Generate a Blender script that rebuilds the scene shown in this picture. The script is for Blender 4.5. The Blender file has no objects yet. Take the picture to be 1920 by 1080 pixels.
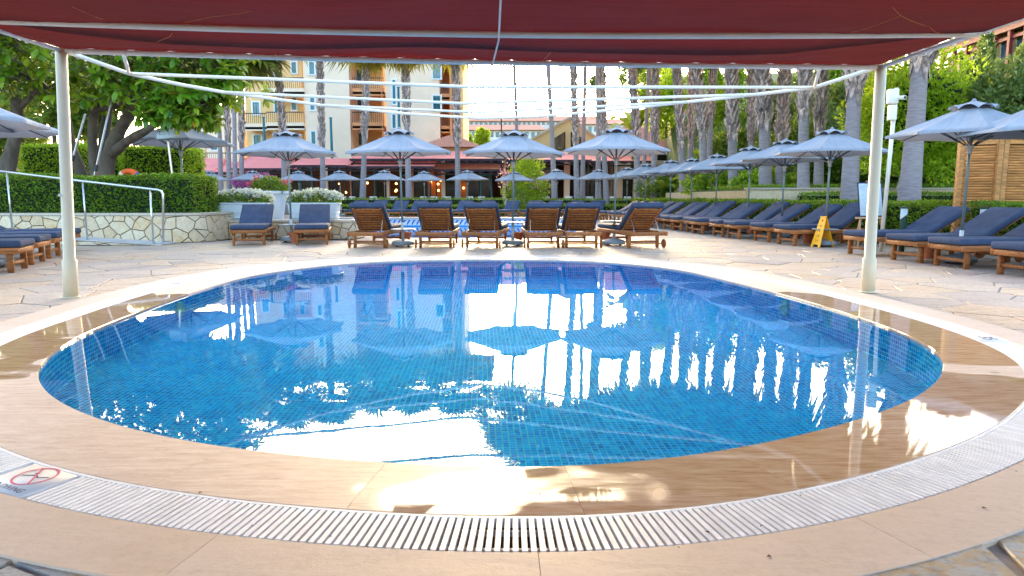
import bpy, bmesh, math, random
import numpy as np
from mathutils import Vector, Matrix
R = math.radians
random.seed(7)
rng = np.random.default_rng(11)
scene = bpy.context.scene
COL = scene.collection

# ------------------------------------------------------------------ camera, sky, sun, exposure
PITCH, FPX, CAM_H = R(7.57), 1280.0, 1.0
cam_d = bpy.data.cameras.new("camera")
cam_d.sensor_width = 36.0
cam_d.lens = 36.0 * FPX / 1920.0
cam_d.clip_start = 0.05
cam_d.clip_end = 2000.0
cam = bpy.data.objects.new("camera", cam_d)
cam.location = (0, 0, CAM_H)
cam.rotation_euler = (R(90) - PITCH, 0, 0)
COL.objects.link(cam)
scene.camera = cam

SUN_EL, SUN_AZ = R(10.5), R(-1.5)          # azimuth measured from +Y towards +X
world = bpy.data.worlds.new("World")
scene.world = world
world.use_nodes = True
wn = world.node_tree.nodes
wl = world.node_tree.links
sky = wn.new("ShaderNodeTexSky")
sky.sky_type = 'NISHITA'
sky.sun_disc = False
sky.sun_elevation = SUN_EL
sky.sun_rotation = SUN_AZ
sky.air_density = 1.0
sky.dust_density = 5.0
sky.ozone_density = 1.4
wl.new(sky.outputs[0], wn["Background"].inputs[0])
wn["Background"].inputs[1].default_value = 0.15

sun_d = bpy.data.lights.new("sun", 'SUN')
sun_d.energy = 0.55
sun_d.angle = R(10)
sun_d.color = (1.0, 0.72, 0.40)
sun = bpy.data.objects.new("sun", sun_d)
sdir = Vector((math.sin(SUN_AZ) * math.cos(SUN_EL), math.cos(SUN_AZ) * math.cos(SUN_EL), math.sin(SUN_EL)))
sun.rotation_euler = (-sdir).to_track_quat('-Z', 'Y').to_euler()
sun.location = (0, 60, 40)
COL.objects.link(sun)

vs = scene.view_settings
vs.view_transform = 'Standard'
vs.look = 'None'
vs.gamma = 1.0
vs.exposure = 3.4
vs.use_curve_mapping = False
scene.render.engine = 'CYCLES'
scene.cycles.max_bounces = 8
scene.cycles.transparent_max_bounces = 12
scene.cycles.caustics_reflective = False
scene.cycles.caustics_refractive = False
scene.cycles.sample_clamp_indirect = 6.0

# ------------------------------------------------------------------ measuring helpers (photo pixel -> point of the place)
_cp, _sp = math.cos(PITCH), math.sin(PITCH)
def ray(px, py):
    x, y = (px - 960) / FPX, (540 - py) / FPX
    return (x, _cp + y * _sp, -_sp + y * _cp)
def G(px, py, z=0.0):
    d = ray(px, py); t = (z - CAM_H) / d[2]
    return (d[0] * t, d[1] * t)
def W(px, py, Y):
    d = ray(px, py); t = Y / d[1]
    return (d[0] * t, CAM_H + d[2] * t)
def proj(x, y, z):
    dz = z - CAM_H
    dep = y * _cp - dz * _sp
    return (960 + FPX * x / dep, 540 - FPX * (y * _sp + dz * _cp) / dep, dep)

# ------------------------------------------------------------------ mesh helpers
class MB:
    def __init__(s): s.v = []; s.f = []
    def add(s, vs, fs):
        n = len(s.v); s.v += [tuple(p) for p in vs]; s.f += [tuple(i + n for i in f) for f in fs]; return s
    def box(s, c, d, rz=0.0, rx=0.0, ry=0.0):
        hx, hy, hz = d[0] / 2, d[1] / 2, d[2] / 2
        m = Matrix.Translation(c) @ Matrix.Rotation(rz, 4, 'Z') @ Matrix.Rotation(ry, 4, 'Y') @ Matrix.Rotation(rx, 4, 'X')
        p = [m @ Vector((a * hx, b * hy, e * hz)) for a in (-1, 1) for b in (-1, 1) for e in (-1, 1)]
        return s.add(p, [(0, 1, 3, 2), (4, 6, 7, 5), (0, 4, 5, 1), (2, 3, 7, 6), (0, 2, 6, 4), (1, 5, 7, 3)])
    def tube(s, pts, r, n=8, cap=True):
        pts = [Vector(p) for p in pts]
        rs = r if isinstance(r, (list, tuple)) else [r] * len(pts)
        t0 = (pts[1] - pts[0]).normalized()
        u = t0.orthogonal().normalized()
        rings = []
        for i, p in enumerate(pts):
            t = (pts[min(i + 1, len(pts) - 1)] - pts[max(i - 1, 0)]).normalized()
            u = (u - t * u.dot(t))
            u = u.normalized() if u.length > 1e-6 else t.orthogonal().normalized()
            w = t.cross(u)
            rings.append([p + (u * math.cos(2 * math.pi * k / n) + w * math.sin(2 * math.pi * k / n)) * rs[i] for k in range(n)])
        vv = [q for g in rings for q in g]; ff = []
        for i in range(len(pts) - 1):
            for k in range(n):
                a, b = i * n + k, i * n + (k + 1) % n
                ff.append((a, b, b + n, a + n))
        if cap:
            ff.append(tuple(range(n - 1, -1, -1))); o = (len(pts) - 1) * n; ff.append(tuple(o + k for k in range(n)))
        return s.add(vv, ff)
    def lathe(s, prof, n=16, c=(0, 0, 0)):
        vv = []; ff = []
        for (r, z) in prof:
            for k in range(n):
                a = 2 * math.pi * k / n
                vv.append((c[0] + r * math.cos(a), c[1] + r * math.sin(a), c[2] + z))
        for i in range(len(prof) - 1):
            for k in range(n):
                a, b = i * n + k, i * n + (k + 1) % n
                ff.append((a, b, b + n, a + n))
        if prof[0][0] > 1e-4: ff.append(tuple(range(n - 1, -1, -1)))
        if prof[-1][0] > 1e-4: o = (len(prof) - 1) * n; ff.append(tuple(o + k for k in range(n)))
        return s.add(vv, ff)
    def prism(s, poly, z0, z1, inset=0.0):
        n = len(poly); cx = sum(p[0] for p in poly) / n; cy = sum(p[1] for p in poly) / n
        def ins(p):
            dx, dy = p[0] - cx, p[1] - cy; l = math.hypot(dx, dy) or 1
            k = max(0, 1 - inset / l); return (cx + dx * k, cy + dy * k)
        zb = z1 - inset * .7
        vv = [(p[0], p[1], z0) for p in poly] + [(p[0], p[1], zb) for p in poly] + [ins(p) + (z1,) for p in poly]
        ff = []
        for l in range(2):
            for i in range(n):
                j = (i + 1) % n; ff.append((l * n + i, l * n + j, (l + 1) * n + j, (l + 1) * n + i))
        ff.append(tuple(2 * n + i for i in range(n)))
        return s.add(vv, ff)
    def mesh(s, name, m=None, smooth=False):
        me = bpy.data.meshes.new(name); me.from_pydata(s.v, [], s.f); me.update()
        if m: me.materials.append(m)
        if smooth: me.shade_smooth()
        return me
    def build(s, name, m, parent=None, loc=(0, 0, 0), smooth=False):
        return link(name, s.mesh(name, m, smooth), parent, loc)

def link(name, me, parent=None, loc=(0, 0, 0), rot=(0, 0, 0), scale=None):
    o = bpy.data.objects.new(name, me); COL.objects.link(o)
    o.location = loc; o.rotation_euler = rot
    if scale: o.scale = scale
    if parent: o.parent = parent
    return o
def tag(o, label=None, cat=None, group=None, kind=None):
    if label: o["label"] = label
    if cat: o["category"] = cat
    if group: o["group"] = group
    if kind: o["kind"] = kind
    return o
def thing(name, label, cat, loc=(0, 0, 0), rz=0.0, group=None):
    o = link(name, None, None, loc, (0, 0, rz)); o.empty_display_size = .2
    return tag(o, label, cat, group)
def copy_tree(o, parent=None):
    c = o.copy(); COL.objects.link(c); c.parent = parent
    for ch in o.children: copy_tree(ch, c)
    return c
def rbox(name, d, bev, seg, m, puff=0.0):
    """rounded box mesh centred at the origin"""
    bm = bmesh.new(); bmesh.ops.create_cube(bm, size=1.0)
    for v in bm.verts: v.co = Vector((v.co.x * d[0], v.co.y * d[1], v.co.z * d[2]))
    bmesh.ops.bevel(bm, geom=bm.edges[:] , offset=bev, segments=seg, profile=.6, affect='EDGES')
    me = bpy.data.meshes.new(name); bm.to_mesh(me); bm.free(); me.materials.append(m); me.shade_smooth()
    return me
def np_mesh(name, V, F, m):
    me = bpy.data.meshes.new(name); me.from_pydata(V.tolist(), [], F.tolist()); me.update()
    if m: me.materials.append(m)
    return me
def text_mesh(name, s, size, m):
    cu = bpy.data.curves.new(name, 'FONT'); cu.body = s; cu.size = size; cu.align_x = 'CENTER'; cu.align_y = 'CENTER'
    o = bpy.data.objects.new(name, cu); COL.objects.link(o)
    dg = bpy.context.evaluated_depsgraph_get()
    me = bpy.data.meshes.new_from_object(o.evaluated_get(dg)); bpy.data.objects.remove(o); bpy.data.curves.remove(cu)
    me.name = name; me.materials.clear(); me.materials.append(m)
    return me

# ------------------------------------------------------------------ materials
def nodes(name):
    m = bpy.data.materials.new(name); m.use_nodes = True
    nt = m.node_tree; return m, nt, nt.nodes, nt.links, nt.nodes["Principled BSDF"]
def mth(N, L, op, a, b=None, c=None):
    n = N.new("ShaderNodeMath"); n.operation = op
    for i, x in enumerate((a, b, c)):
        if x is None: continue
        if isinstance(x, (int, float)): n.inputs[i].default_value = x
        else: L.new(x, n.inputs[i])
    return n.outputs[0]
def noise(N, L, vec, scale, detail=4, rough=.55, dist=0):
    n = N.new("ShaderNodeTexNoise"); n.inputs["Scale"].default_value = scale; n.inputs["Detail"].default_value = detail
    n.inputs["Roughness"].default_value = rough; n.inputs["Distortion"].default_value = dist
    if vec is not None: L.new(vec, n.inputs["Vector"])
    return n.outputs["Fac"]
def ramp(N, L, fac, stops):
    r = N.new("ShaderNodeValToRGB"); e = r.color_ramp.elements
    while len(e) < len(stops): e.new(.5)
    for i, (p, c) in enumerate(stops):
        e[i].position = p; e[i].color = (c[0], c[1], c[2], 1)
    L.new(fac, r.inputs[0]); return r.outputs[0]
def mixc(N, L, fac, a, b, mode='MIX'):
    n = N.new("ShaderNodeMix"); n.data_type = 'RGBA'; n.blend_type = mode
    for s, x in ((n.inputs[0], fac), (n.inputs[6], a), (n.inputs[7], b)):
        if isinstance(x, (int, float)): s.default_value = x
        elif isinstance(x, (tuple, list)): s.default_value = (x[0], x[1], x[2], 1)
        else: L.new(x, s)
    return n.outputs[2]
def mapped(N, L, scale=(1, 1, 1), rot=(0, 0, 0), rnd=True, world=False):
    if world:
        src = N.new("ShaderNodeNewGeometry").outputs["Position"]
    else:
        src = N.new("ShaderNodeTexCoord").outputs["Object"]
    mp = N.new("ShaderNodeMapping"); mp.inputs["Scale"].default_value = scale; mp.inputs["Rotation"].default_value = rot
    L.new(src, mp.inputs[0])
    if rnd:
        oi = N.new("ShaderNodeObjectInfo")
        v = N.new("ShaderNodeVectorMath"); v.operation = 'SCALE'; v.inputs[0].default_value = (37, 23, 11)
        L.new(oi.outputs["Random"], v.inputs["Scale"]); L.new(v.outputs[0], mp.inputs["Location"])
    return mp.outputs[0]
def rand_node(N, L):
    oi = N.new("ShaderNodeObjectInfo"); ge = N.new("ShaderNodeNewGeometry")
    return mth(N, L, 'FRACT', mth(N, L, 'ADD', oi.outputs["Random"], ge.outputs["Random Per Island"]))
def bump(N, L, h, strength, dist, bs):
    b = N.new("ShaderNodeBump"); b.inputs["Strength"].default_value = strength; b.inputs["Distance"].default_value = dist
    L.new(h, b.inputs["Height"]); L.new(b.outputs[0], bs.inputs["Normal"]); return b
def M(name, c, rough=.6, var=.25, scale=6, stretch=(1, 1, 1), bmp=0.0, bscale=40, metal=0, spec=.4, rv=.25, sheen=0):
    m, nt, N, L, b = nodes(name)
    vec = mapped(N, L, stretch)
    f = noise(N, L, vec, scale)
    lo = tuple(x * (1 - var) for x in c); hi = tuple(min(1, x * (1 + var)) for x in c)
    col = ramp(N, L, f, [(.3, lo), (.7, hi)])
    r = rand_node(N, L)
    k = mth(N, L, 'MULTIPLY_ADD', r, rv, 1 - rv / 2)
    hsv = N.new("ShaderNodeHueSaturation"); L.new(col, hsv.inputs["Color"]); L.new(k, hsv.inputs["Value"])
    L.new(hsv.outputs[0], b.inputs["Base Color"])
    L.new(mth(N, L, 'MULTIPLY_ADD', f, .3, rough - .15), b.inputs["Roughness"])
    b.inputs["Metallic"].default_value = metal; b.inputs["Specular IOR Level"].default_value = spec
    if sheen: b.inputs["Sheen Weight"].default_value = sheen
    if bmp:
        bump(N, L, noise(N, L, vec, bscale, 3), bmp, .01, b)
    return m
def LEAF(name, stops, trans=.35, rough=.45):
    """leaf: each leaf its own tone, light shining through"""
    m, nt, N, L, b = nodes(name)
    r = rand_node(N, L)
    f = noise(N, L, mapped(N, L, rnd=False), 1.3, 2)
    fac = mth(N, L, 'ADD', mth(N, L, 'MULTIPLY', r, .75), mth(N, L, 'MULTIPLY_ADD', f, .6, -.18))
    col = ramp(N, L, fac, stops)
    L.new(col, b.inputs["Base Color"]); b.inputs["Roughness"].default_value = rough
    b.inputs["Specular IOR Level"].default_value = .35
    t = N.new("ShaderNodeBsdfTranslucent"); L.new(mixc(N, L, .5, col, (.55, .6, .05), 'MIX'), t.inputs[0])
    mx = N.new("ShaderNodeMixShader"); mx.inputs[0].default_value = trans
    L.new(b.outputs[0], mx.inputs[1]); L.new(t.outputs[0], mx.inputs[2]); L.new(mx.outputs[0], N["Material Output"].inputs[0])
    return m

def stone_mat(name, stops, rough=.6, world=True, streak=(1.2, 5, 3), wr=.42, wn=.62, mot=.5, mlo=.32):
    m, nt, N, L, b = nodes(name)
    vec = mapped(N, L, streak, (0, 0, .5), rnd=True)
    f = noise(N, L, vec, 3.2, 8, .65, .6)
    r = rand_node(N, L)
    fac = mth(N, L, 'ADD', mth(N, L, 'MULTIPLY', r, wr), mth(N, L, 'MULTIPLY', f, wn))
    col = ramp(N, L, fac, stops)
    f2 = noise(N, L, mapped(N, L, (1, 1, 1)), 26, 6, .7)
    col = mixc(N, L, mot, col, ramp(N, L, f2, [(mlo, (.5, .47, .44)), (.5, (1, 1, 1))]), 'MULTIPLY')
    L.new(col, b.inputs["Base Color"])
    L.new(mth(N, L, 'MULTIPLY_ADD', f, .35, rough - .17), b.inputs["Roughness"])
    bump(N, L, mth(N, L, 'ADD', f, mth(N, L, 'MULTIPLY', f2, .5)), .35, .012, b)
    return m

def coping_mat():
    """travertine slabs; pool water lies on part of them"""
    m, nt, N, L, b = nodes("travertine_coping")
    vec = mapped(N, L, (1.0, 7, 3), (0, 0, R(-14)), rnd=True)
    f = noise(N, L, vec, 5.5, 10, .72, .35)
    dry = ramp(N, L, f, [(.30, (.46, .31, .22)), (.42, (.60, .44, .34)), (.55, (.67, .52, .42)), (.70, (.76, .63, .54))])
    sp = noise(N, L, mapped(N, L, (1, 2.5, 1), (0, 0, R(-14))), 38, 5, .7)
    dry = mixc(N, L, .45, dry, ramp(N, L, sp, [(.30, (.5, .42, .36)), (.44, (1, 1, 1))]), 'MULTIPLY')
    wet = ramp(N, L, f, [(.30, (.36, .20, .105)), (.45, (.50, .32, .195)), (.58, (.58, .41, .28)), (.72, (.66, .50, .37))])
    pos = N.new("ShaderNodeNewGeometry").outputs["Position"]
    sx = N.new("ShaderNodeSeparateXYZ"); L.new(pos, sx.inputs[0])
    n2 = noise(N, L, pos, .9, 3, .5, .4)
    # puddled where the paving dips: the east half, the south tip, the west end
    east = mth(N, L, 'MULTIPLY', mth(N, L, 'ADD', sx.outputs[0], -.05), .55)
    west = mth(N, L, 'MULTIPLY_ADD', sx.outputs[0], -.42, -1.15)
    far = mth(N, L, 'MULTIPLY', mth(N, L, 'MAXIMUM', mth(N, L, 'ADD', sx.outputs[1], -6.6), 0), -1.2)
    dip = mth(N, L, 'MINIMUM', mth(N, L, 'MAXIMUM', east, west), .45)
    w = mth(N, L, 'ADD', mth(N, L, 'ADD', dip, far), mth(N, L, 'MULTIPLY_ADD', n2, 2.6, -1.25))
    ss = N.new("ShaderNodeMapRange"); ss.interpolation_type = 'SMOOTHSTEP'
    ss.inputs[1].default_value = -.06; ss.inputs[2].default_value = .06
    L.new(w, ss.inputs[0]); wm = ss.outputs[0]
    L.new(mixc(N, L, wm, dry, wet), b.inputs["Base Color"])
    L.new(mth(N, L, 'MULTIPLY_ADD', wm, -.488, .5), b.inputs["Roughness"])
    L.new(mth(N, L, 'MULTIPLY_ADD', wm, .3, .4), b.inputs["Specular IOR Level"])
    h = mth(N, L, 'MULTIPLY', f, mth(N, L, 'MULTIPLY_ADD', wm, -.985, 1.0))
    rip = mth(N, L, 'MULTIPLY', noise(N, L, pos, 7, 2), .05)
    bump(N, L, mth(N, L, 'ADD', h, rip), .25, .01, b)
    return m

def tile_mat(name, kind):
    m, nt, N, L, b = nodes(name)
    r = rand_node(N, L)
    f = noise(N, L, mapped(N, L, rnd=False), 1.1, 3)
    fac = mth(N, L, 'ADD', mth(N, L, 'MULTIPLY', r, .5), mth(N, L, 'MULTIPLY', f, .5))
    col = ramp(N, L, fac, [(.15, (.000, .14, .50)), (.42, (.000, .275, .73)), (.62, (.000, .41, .87)), (.9, (.003, .60, .92))])
    L.new(col, b.inputs["Base Color"]); b.inputs["Roughness"].default_value = .7; b.inputs["Specular IOR Level"].default_value = .04
    return m
def water_mat(name, tint, s1, s2, strength):
    m = bpy.data.materials.new(name); m.use_nodes = True
    nt = m.node_tree; N = nt.nodes; L = nt.links; N.remove(N["Principled BSDF"])
    pos = N.new("ShaderNodeNewGeometry").outputs["Position"]
    mp = N.new("ShaderNodeMapping"); mp.inputs["Scale"].default_value = (1, .55, 1); mp.inputs["Rotation"].default_value = (0, 0, .3); L.new(pos, mp.inputs[0])
    a = noise(N, L, mp.outputs[0], s1, 2, .5, .5)
    c = noise(N, L, mp.outputs[0], s2, 2, .5, .3)
    patch = noise(N, L, pos, .45, 2)
    h = mth(N, L, 'ADD', a, mth(N, L, 'MULTIPLY', c, mth(N, L, 'MULTIPLY', patch, .22)))
    bp = N.new("ShaderNodeBump"); bp.inputs["Strength"].default_value = strength; bp.inputs["Distance"].default_value = .02; L.new(h, bp.inputs["Height"])
    dt = N.new("ShaderNodeVectorMath"); dt.operation = 'DOT_PRODUCT'
    L.new(N.new("ShaderNodeNewGeometry").outputs["Incoming"], dt.inputs[0]); L.new(bp.outputs[0], dt.inputs[1])
    k5 = mth(N, L, 'POWER', mth(N, L, 'SUBTRACT', 1.0, mth(N, L, 'MINIMUM', mth(N, L, 'ABSOLUTE', dt.outputs["Value"]), 1.0)), 5.0)
    fres = mth(N, L, 'MULTIPLY_ADD', k5, .98, .02)          # Schlick reflectance of water
    tr = N.new("ShaderNodeBsdfTransparent"); tr.inputs[0].default_value = (*tint, 1)
    gl = N.new("ShaderNodeBsdfGlossy"); gl.inputs["Roughness"].default_value = .0; L.new(bp.outputs[0], gl.inputs["Normal"])
    mx = N.new("ShaderNodeMixShader"); L.new(fres, mx.inputs[0]); L.new(tr.outputs[0], mx.inputs[1]); L.new(gl.outputs[0], mx.inputs[2])
    L.new(mx.outputs[0], N["Material Output"].inputs[0])
    return m
def fabric_mat(name, c, trans, tc, var=.2, scale=2.0, weave=350, rough=.85, streak=.25):
    m, nt, N, L, b = nodes(name)
    vec = mapped(N, L)
    f = noise(N, L, vec, scale, 4)
    col = ramp(N, L, f, [(.3, tuple(x * (1 - var) for x in c)), (.7, tuple(min(1, x * (1 + var)) for x in c))])
    stv = mapped(N, L, (.5, 11, 1), (0, 0, .04))
    st = noise(N, L, stv, 2.2, 6, .7)
    col = mixc(N, L, streak, col, ramp(N, L, st, [(.34, (.45, .42, .42)), (.52, (1, 1, 1)), (.72, (1.0, .98, .95))]), 'MULTIPLY')
    L.new(col, b.inputs["Base Color"]); b.inputs["Roughness"].default_value = rough; b.inputs["Specular IOR Level"].default_value = .2
    bump(N, L, mth(N, L, 'ADD', noise(N, L, vec, weave, 1), mth(N, L, 'MULTIPLY', st, streak * 6)), .35, .004, b)
    if trans:
        t = N.new("ShaderNodeBsdfTranslucent"); t.inputs[0].default_value = (*tc, 1)
        mx = N.new("ShaderNodeMixShader"); mx.inputs[0].default_value = trans
        L.new(b.outputs[0], mx.inputs[1]); L.new(t.outputs[0], mx.inputs[2]); L.new(mx.outputs[0], N["Material Output"].inputs[0])
    return m
def emis(name, c, s):
    m, nt, N, L, b = nodes(name)
    b.inputs["Base Color"].default_value = (*c, 1); b.inputs["Emission Color"].default_value = (*c, 1); b.inputs["Emission Strength"].default_value = s
    return m

mt_flag = stone_mat("flagstone", [(.12, (.20, .165, .16)), (.33, (.36, .285, .245)), (.5, (.46, .37, .31)), (.68, (.54, .395, .275)), (.8, (.46, .315, .21)), (.95, (.32, .285, .28))], .5, streak=(1.0, 4.5, 3), wr=.42, wn=.70, mot=.85)
mt_slate = stone_mat("slate_flagstone", [(.22, (.10, .11, .135)), (.38, (.22, .23, .26)), (.52, (.36, .35, .34)), (.62, (.40, .28, .14)), (.72, (.30, .30, .31)), (.9, (.15, .16, .19))], .5, streak=(2.2, 5, 3), wr=.1, wn=1.0, mot=.8)
mt_grout = M("grout", (.33, .28, .245), .9, .3, 12, bmp=.3)
mt_cope = coping_mat()
mt_trav = stone_mat("travertine_outer", [(.15, (.50, .36, .27)), (.4, (.58, .45, .355)), (.7, (.63, .50, .42)), (.95, (.66, .55, .47))], .6, streak=(1, 3, 3), wr=.3, wn=.7, mot=.28, mlo=.25)
mt_grate = M("grate_plastic", (.79, .77, .79), .45, .12, 9, rv=.1)
mt_chan = M("channel_concrete", (.30, .21, .13), .8, .4, 8)
mt_tile = tile_mat("mosaic_tile", 0)
mt_tgrout = M("tile_grout", (.42, .80, .90), .8, .1, 5, spec=.04)
mt_water = water_mat("pool_water", (.42, .90, 1.0), 1.1, 6.5, .085)
mt_water2 = water_mat("far_pool_water", (.70, .92, 1.0), 1.2, 4, .10)
mt_white = M("white_powder_coat", (.80, .75, .64), .4, .06, 3, rv=.06)
mt_cream = M("cream_post_paint", (.74, .65, .48), .42, .08, 2.5, rv=.05)
mt_cloth = fabric_mat("red_shade_cloth", (.085, .011, .010), .15, (.25, .022, .016), .35, 1.3, streak=.7)
mt_cloth2 = fabric_mat("red_shade_cloth_overlap", (.085, .011, .010), .16, (.27, .026, .018), .35, 1.3, streak=.7)
mt_seam = M("orange_stitching", (.55, .18, .06), .8, .2, 20)
mt_rope = M("white_rope", (.78, .76, .74), .8, .1, 40)
mt_teak = M("teak", (.33, .115, .030), .55, .5, 5, (1, 7, 7), .25, 30, rv=.4)
mt_teak2 = M("cedar_louvre", (.60, .27, .085), .6, .4, 4, (1, 6, 6), .25, 30, rv=.35)
mt_navy = fabric_mat("navy_cushion", (.046, .068, .126), 0, None, .2, 5, 420, .75)
mt_pipe = M("cushion_underside", (.42, .36, .34), .85, .2, 9)
mt_par = fabric_mat("parasol_cloth", (.34, .375, .44), .15, (.40, .41, .45), .10, 2.2, 300)
mt_par_in = M("parasol_vent_dark", (.05, .05, .055), .8, .2, 6)
mt_alu = M("grey_aluminium", (.20, .25, .26), .4, .15, 5, metal=.4)
mt_dark = M("dark_metal", (.045, .05, .055), .45, .2, 6)
mt_plas = M("light_grey_plastic", (.50, .52, .53), .45, .1, 6)
mt_bas = M("parasol_base_plastic", (.20, .23, .25), .45, .2, 6, rv=.3)
mt_terra = M("terracotta", (.50, .145, .06), .75, .2, 8)
mt_steel = M("brushed_steel", (.60, .61, .62), .22, .08, 9, (1, 1, 20), metal=.95)
mt_wallst = stone_mat("wall_stone", [(.1, (.50, .35, .19)), (.35, (.66, .50, .31)), (.6, (.74, .62, .44)), (.8, (.66, .44, .20)), (.97, (.46, .38, .30))], .7, streak=(2, 2, 2))
mt_mortar = M("mortar", (.12, .085, .065), .9, .3, 14, bmp=.3)
mt_cap = stone_mat("cap_stone", [(.1, (.40, .36, .31)), (.5, (.56, .48, .38)), (.9, (.64, .55, .43))], .7, streak=(2, 2, 2))
mt_conc = M("ramp_concrete", (.46, .43, .40), .8, .2, 5, bmp=.2)
mt_hedge = LEAF("hedge_leaf", [(.05, (.03, .09, .008)), (.35, (.075, .19, .010)), (.65, (.15, .31, .015)), (.95, (.28, .44, .03))], .32)
mt_hedge2 = LEAF("bright_hedge_leaf", [(.05, (.14, .28, .010)), (.35, (.26, .46, .014)), (.65, (.38, .58, .02)), (.95, (.55, .68, .05))], .45)
mt_core = M("foliage_inner_shade", (.010, .022, .006), .95, .4, 9)  # near-black green: shade deep inside foliage, put into the colour
mt_fic = LEAF("rubber_leaf", [(.05, (.03, .10, .010)), (.4, (.08, .23, .012)), (.72, (.17, .34, .02)), (.93, (.32, .44, .04)), (.985, (.60, .28, .02))], .38, .25)
mt_fold = M("yellowed_leaf", (.62, .26, .02), .5, .3, 9)
mt_bark = M("grey_bark", (.13, .105, .085), .9, .4, 5, (1, 1, .35), .6, 16)
mt_palm = M("palm_trunk", (.32, .28, .30), .9, .25, 4, (1, 1, 9), .7, 9, rv=.2)
mt_boot = M("palm_leaf_base", (.46, .35, .31), .9, .6, 7, bmp=.4, rv=1.1)
mt_frond = LEAF("palm_frond", [(.05, (.03, .07, .012)), (.5, (.09, .16, .02)), (.95, (.24, .28, .04))], .35)
mt_skirt = LEAF("dry_palm_frond", [(.05, (.30, .20, .04)), (.5, (.55, .40, .06)), (.95, (.65, .55, .10))], .45)
mt_tree1 = LEAF("ficus_bush_leaf", [(.05, (.05, .14, .006)), (.35, (.13, .29, .010)), (.65, (.25, .44, .014)), (.95, (.42, .58, .04))], .35)
mt_tree2 = LEAF("olive_green_leaf", [(.05, (.06, .12, .04)), (.5, (.16, .26, .08)), (.95, (.33, .42, .15))], .25)
mt_tree3 = LEAF("shrub_leaf", [(.05, (.03, .08, .010)), (.5, (.10, .20, .02)), (.95, (.25, .36, .05))], .3)
mt_ban = LEAF("banana_leaf", [(.05, (.08, .17, .015)), (.5, (.20, .34, .03)), (.95, (.38, .46, .06))], .4)
mt_pink = LEAF("pink_petal", [(.1, (.55, .12, .30)), (.9, (.80, .35, .55))], .4)
mt_mag = LEAF("magenta_bract", [(.1, (.35, .01, .32)), (.9, (.60, .05, .55))], .4)
mt_red = LEAF("red_pink_petal", [(.1, (.55, .02, .08)), (.9, (.75, .12, .35))], .3)
mt_wfl = LEAF("white_petal", [(.1, (.70, .70, .66)), (.9, (.85, .85, .83))], .3)
mt_grass = LEAF("grass_blade", [(.05, (.05, .13, .008)), (.5, (.12, .26, .012)), (.95, (.24, .38, .03))], .3)
mt_soil = M("lawn_soil", (.06, .10, .02), .95, .4, 3)
mt_earth = M("earth", (.16, .14, .09), .95, .4, .4)
mt_plant = M("white_planter", (.62, .69, .74), .5, .06, 5)
mt_wallc = M("cream_render", (.90, .72, .54), .85, .06, .6, rv=.04, bmp=.1)
mt_wally = M("ochre_render", (.80, .54, .25), .85, .08, .6, rv=.04, bmp=.1)
mt_wallo = M("orange_render", (.68, .30, .13), .85, .08, .8, rv=.05)
mt_trim = M("white_trim", (.78, .80, .80), .6, .05, 3)
mt_teal = M("teal_frame", (.03, .22, .28), .5, .15, 4)
mt_glass = M("window_glass", (.06, .16, .20), .08, .4, 1.2, spec=.8, rv=.5)
mt_dglass = M("dark_shopfront_glass", (.030, .024, .018), .06, .5, .8, spec=.6, rv=.3)
mt_awn = fabric_mat("pink_red_awning", (.84, .29, .28), .2, (.85, .2, .16), .08, 1.2, 200)
mt_awn2 = fabric_mat("brown_awning", (.34, .12, .07), .15, (.4, .12, .06), .1, 1.2, 200)
mt_val = M("valance", (.050, .035, .05), .85, .4, 8)
mt_roof = M("roof_tile", (.50, .21, .14), .85, .3, 3, (8, 1, 1), .4, 20)
mt_pinkroof = M("pink_tiled_roof", (.52, .20, .18), .85, .15, 4, (1, 1, 6), .3, 30)
mt_wht = M("far_white_render", (.75, .70, .66), .85, .06, .5)
mt_blk = M("dark_timber", (.035, .028, .025), .7, .3, 6)
mt_redb = M("red_painted_beam", (.28, .045, .035), .6, .25, 4)
mt_yel = M("yellow_plastic", (.92, .42, .005), .35, .08, 4)
mt_board = M("menu_board", (.62, .74, .84), .35, .05, 3)
mt_ink = M("ink", (.03, .04, .10), .6, .2, 10)
mt_redink = M("red_print", (.70, .02, .12), .5, .1, 10)
mt_sign = M("white_sign_tile", (.74, .75, .80), .4, .05, 8)
mt_pine = M("pale_pine", (.56, .34, .18), .6, .25, 5, (1, 1, 6))
mt_buoy = M("orange_foam", (.85, .12, .02), .55, .1, 6)
mt_lampg = M("dark_green_metal", (.01, .045, .035), .4, .2, 5)
mt_warm = emis("warm_lamp_glow", (1.0, .42, .10), 1.6)
mt_blue = M("blue_paint", (.02, .10, .45), .5, .1, 6)
mt_tcloth = M("white_tablecloth", (.72, .70, .70), .8, .06, 6)
mt_slide = M("red_slide_plastic", (.55, .03, .02), .35, .1, 2)

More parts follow.
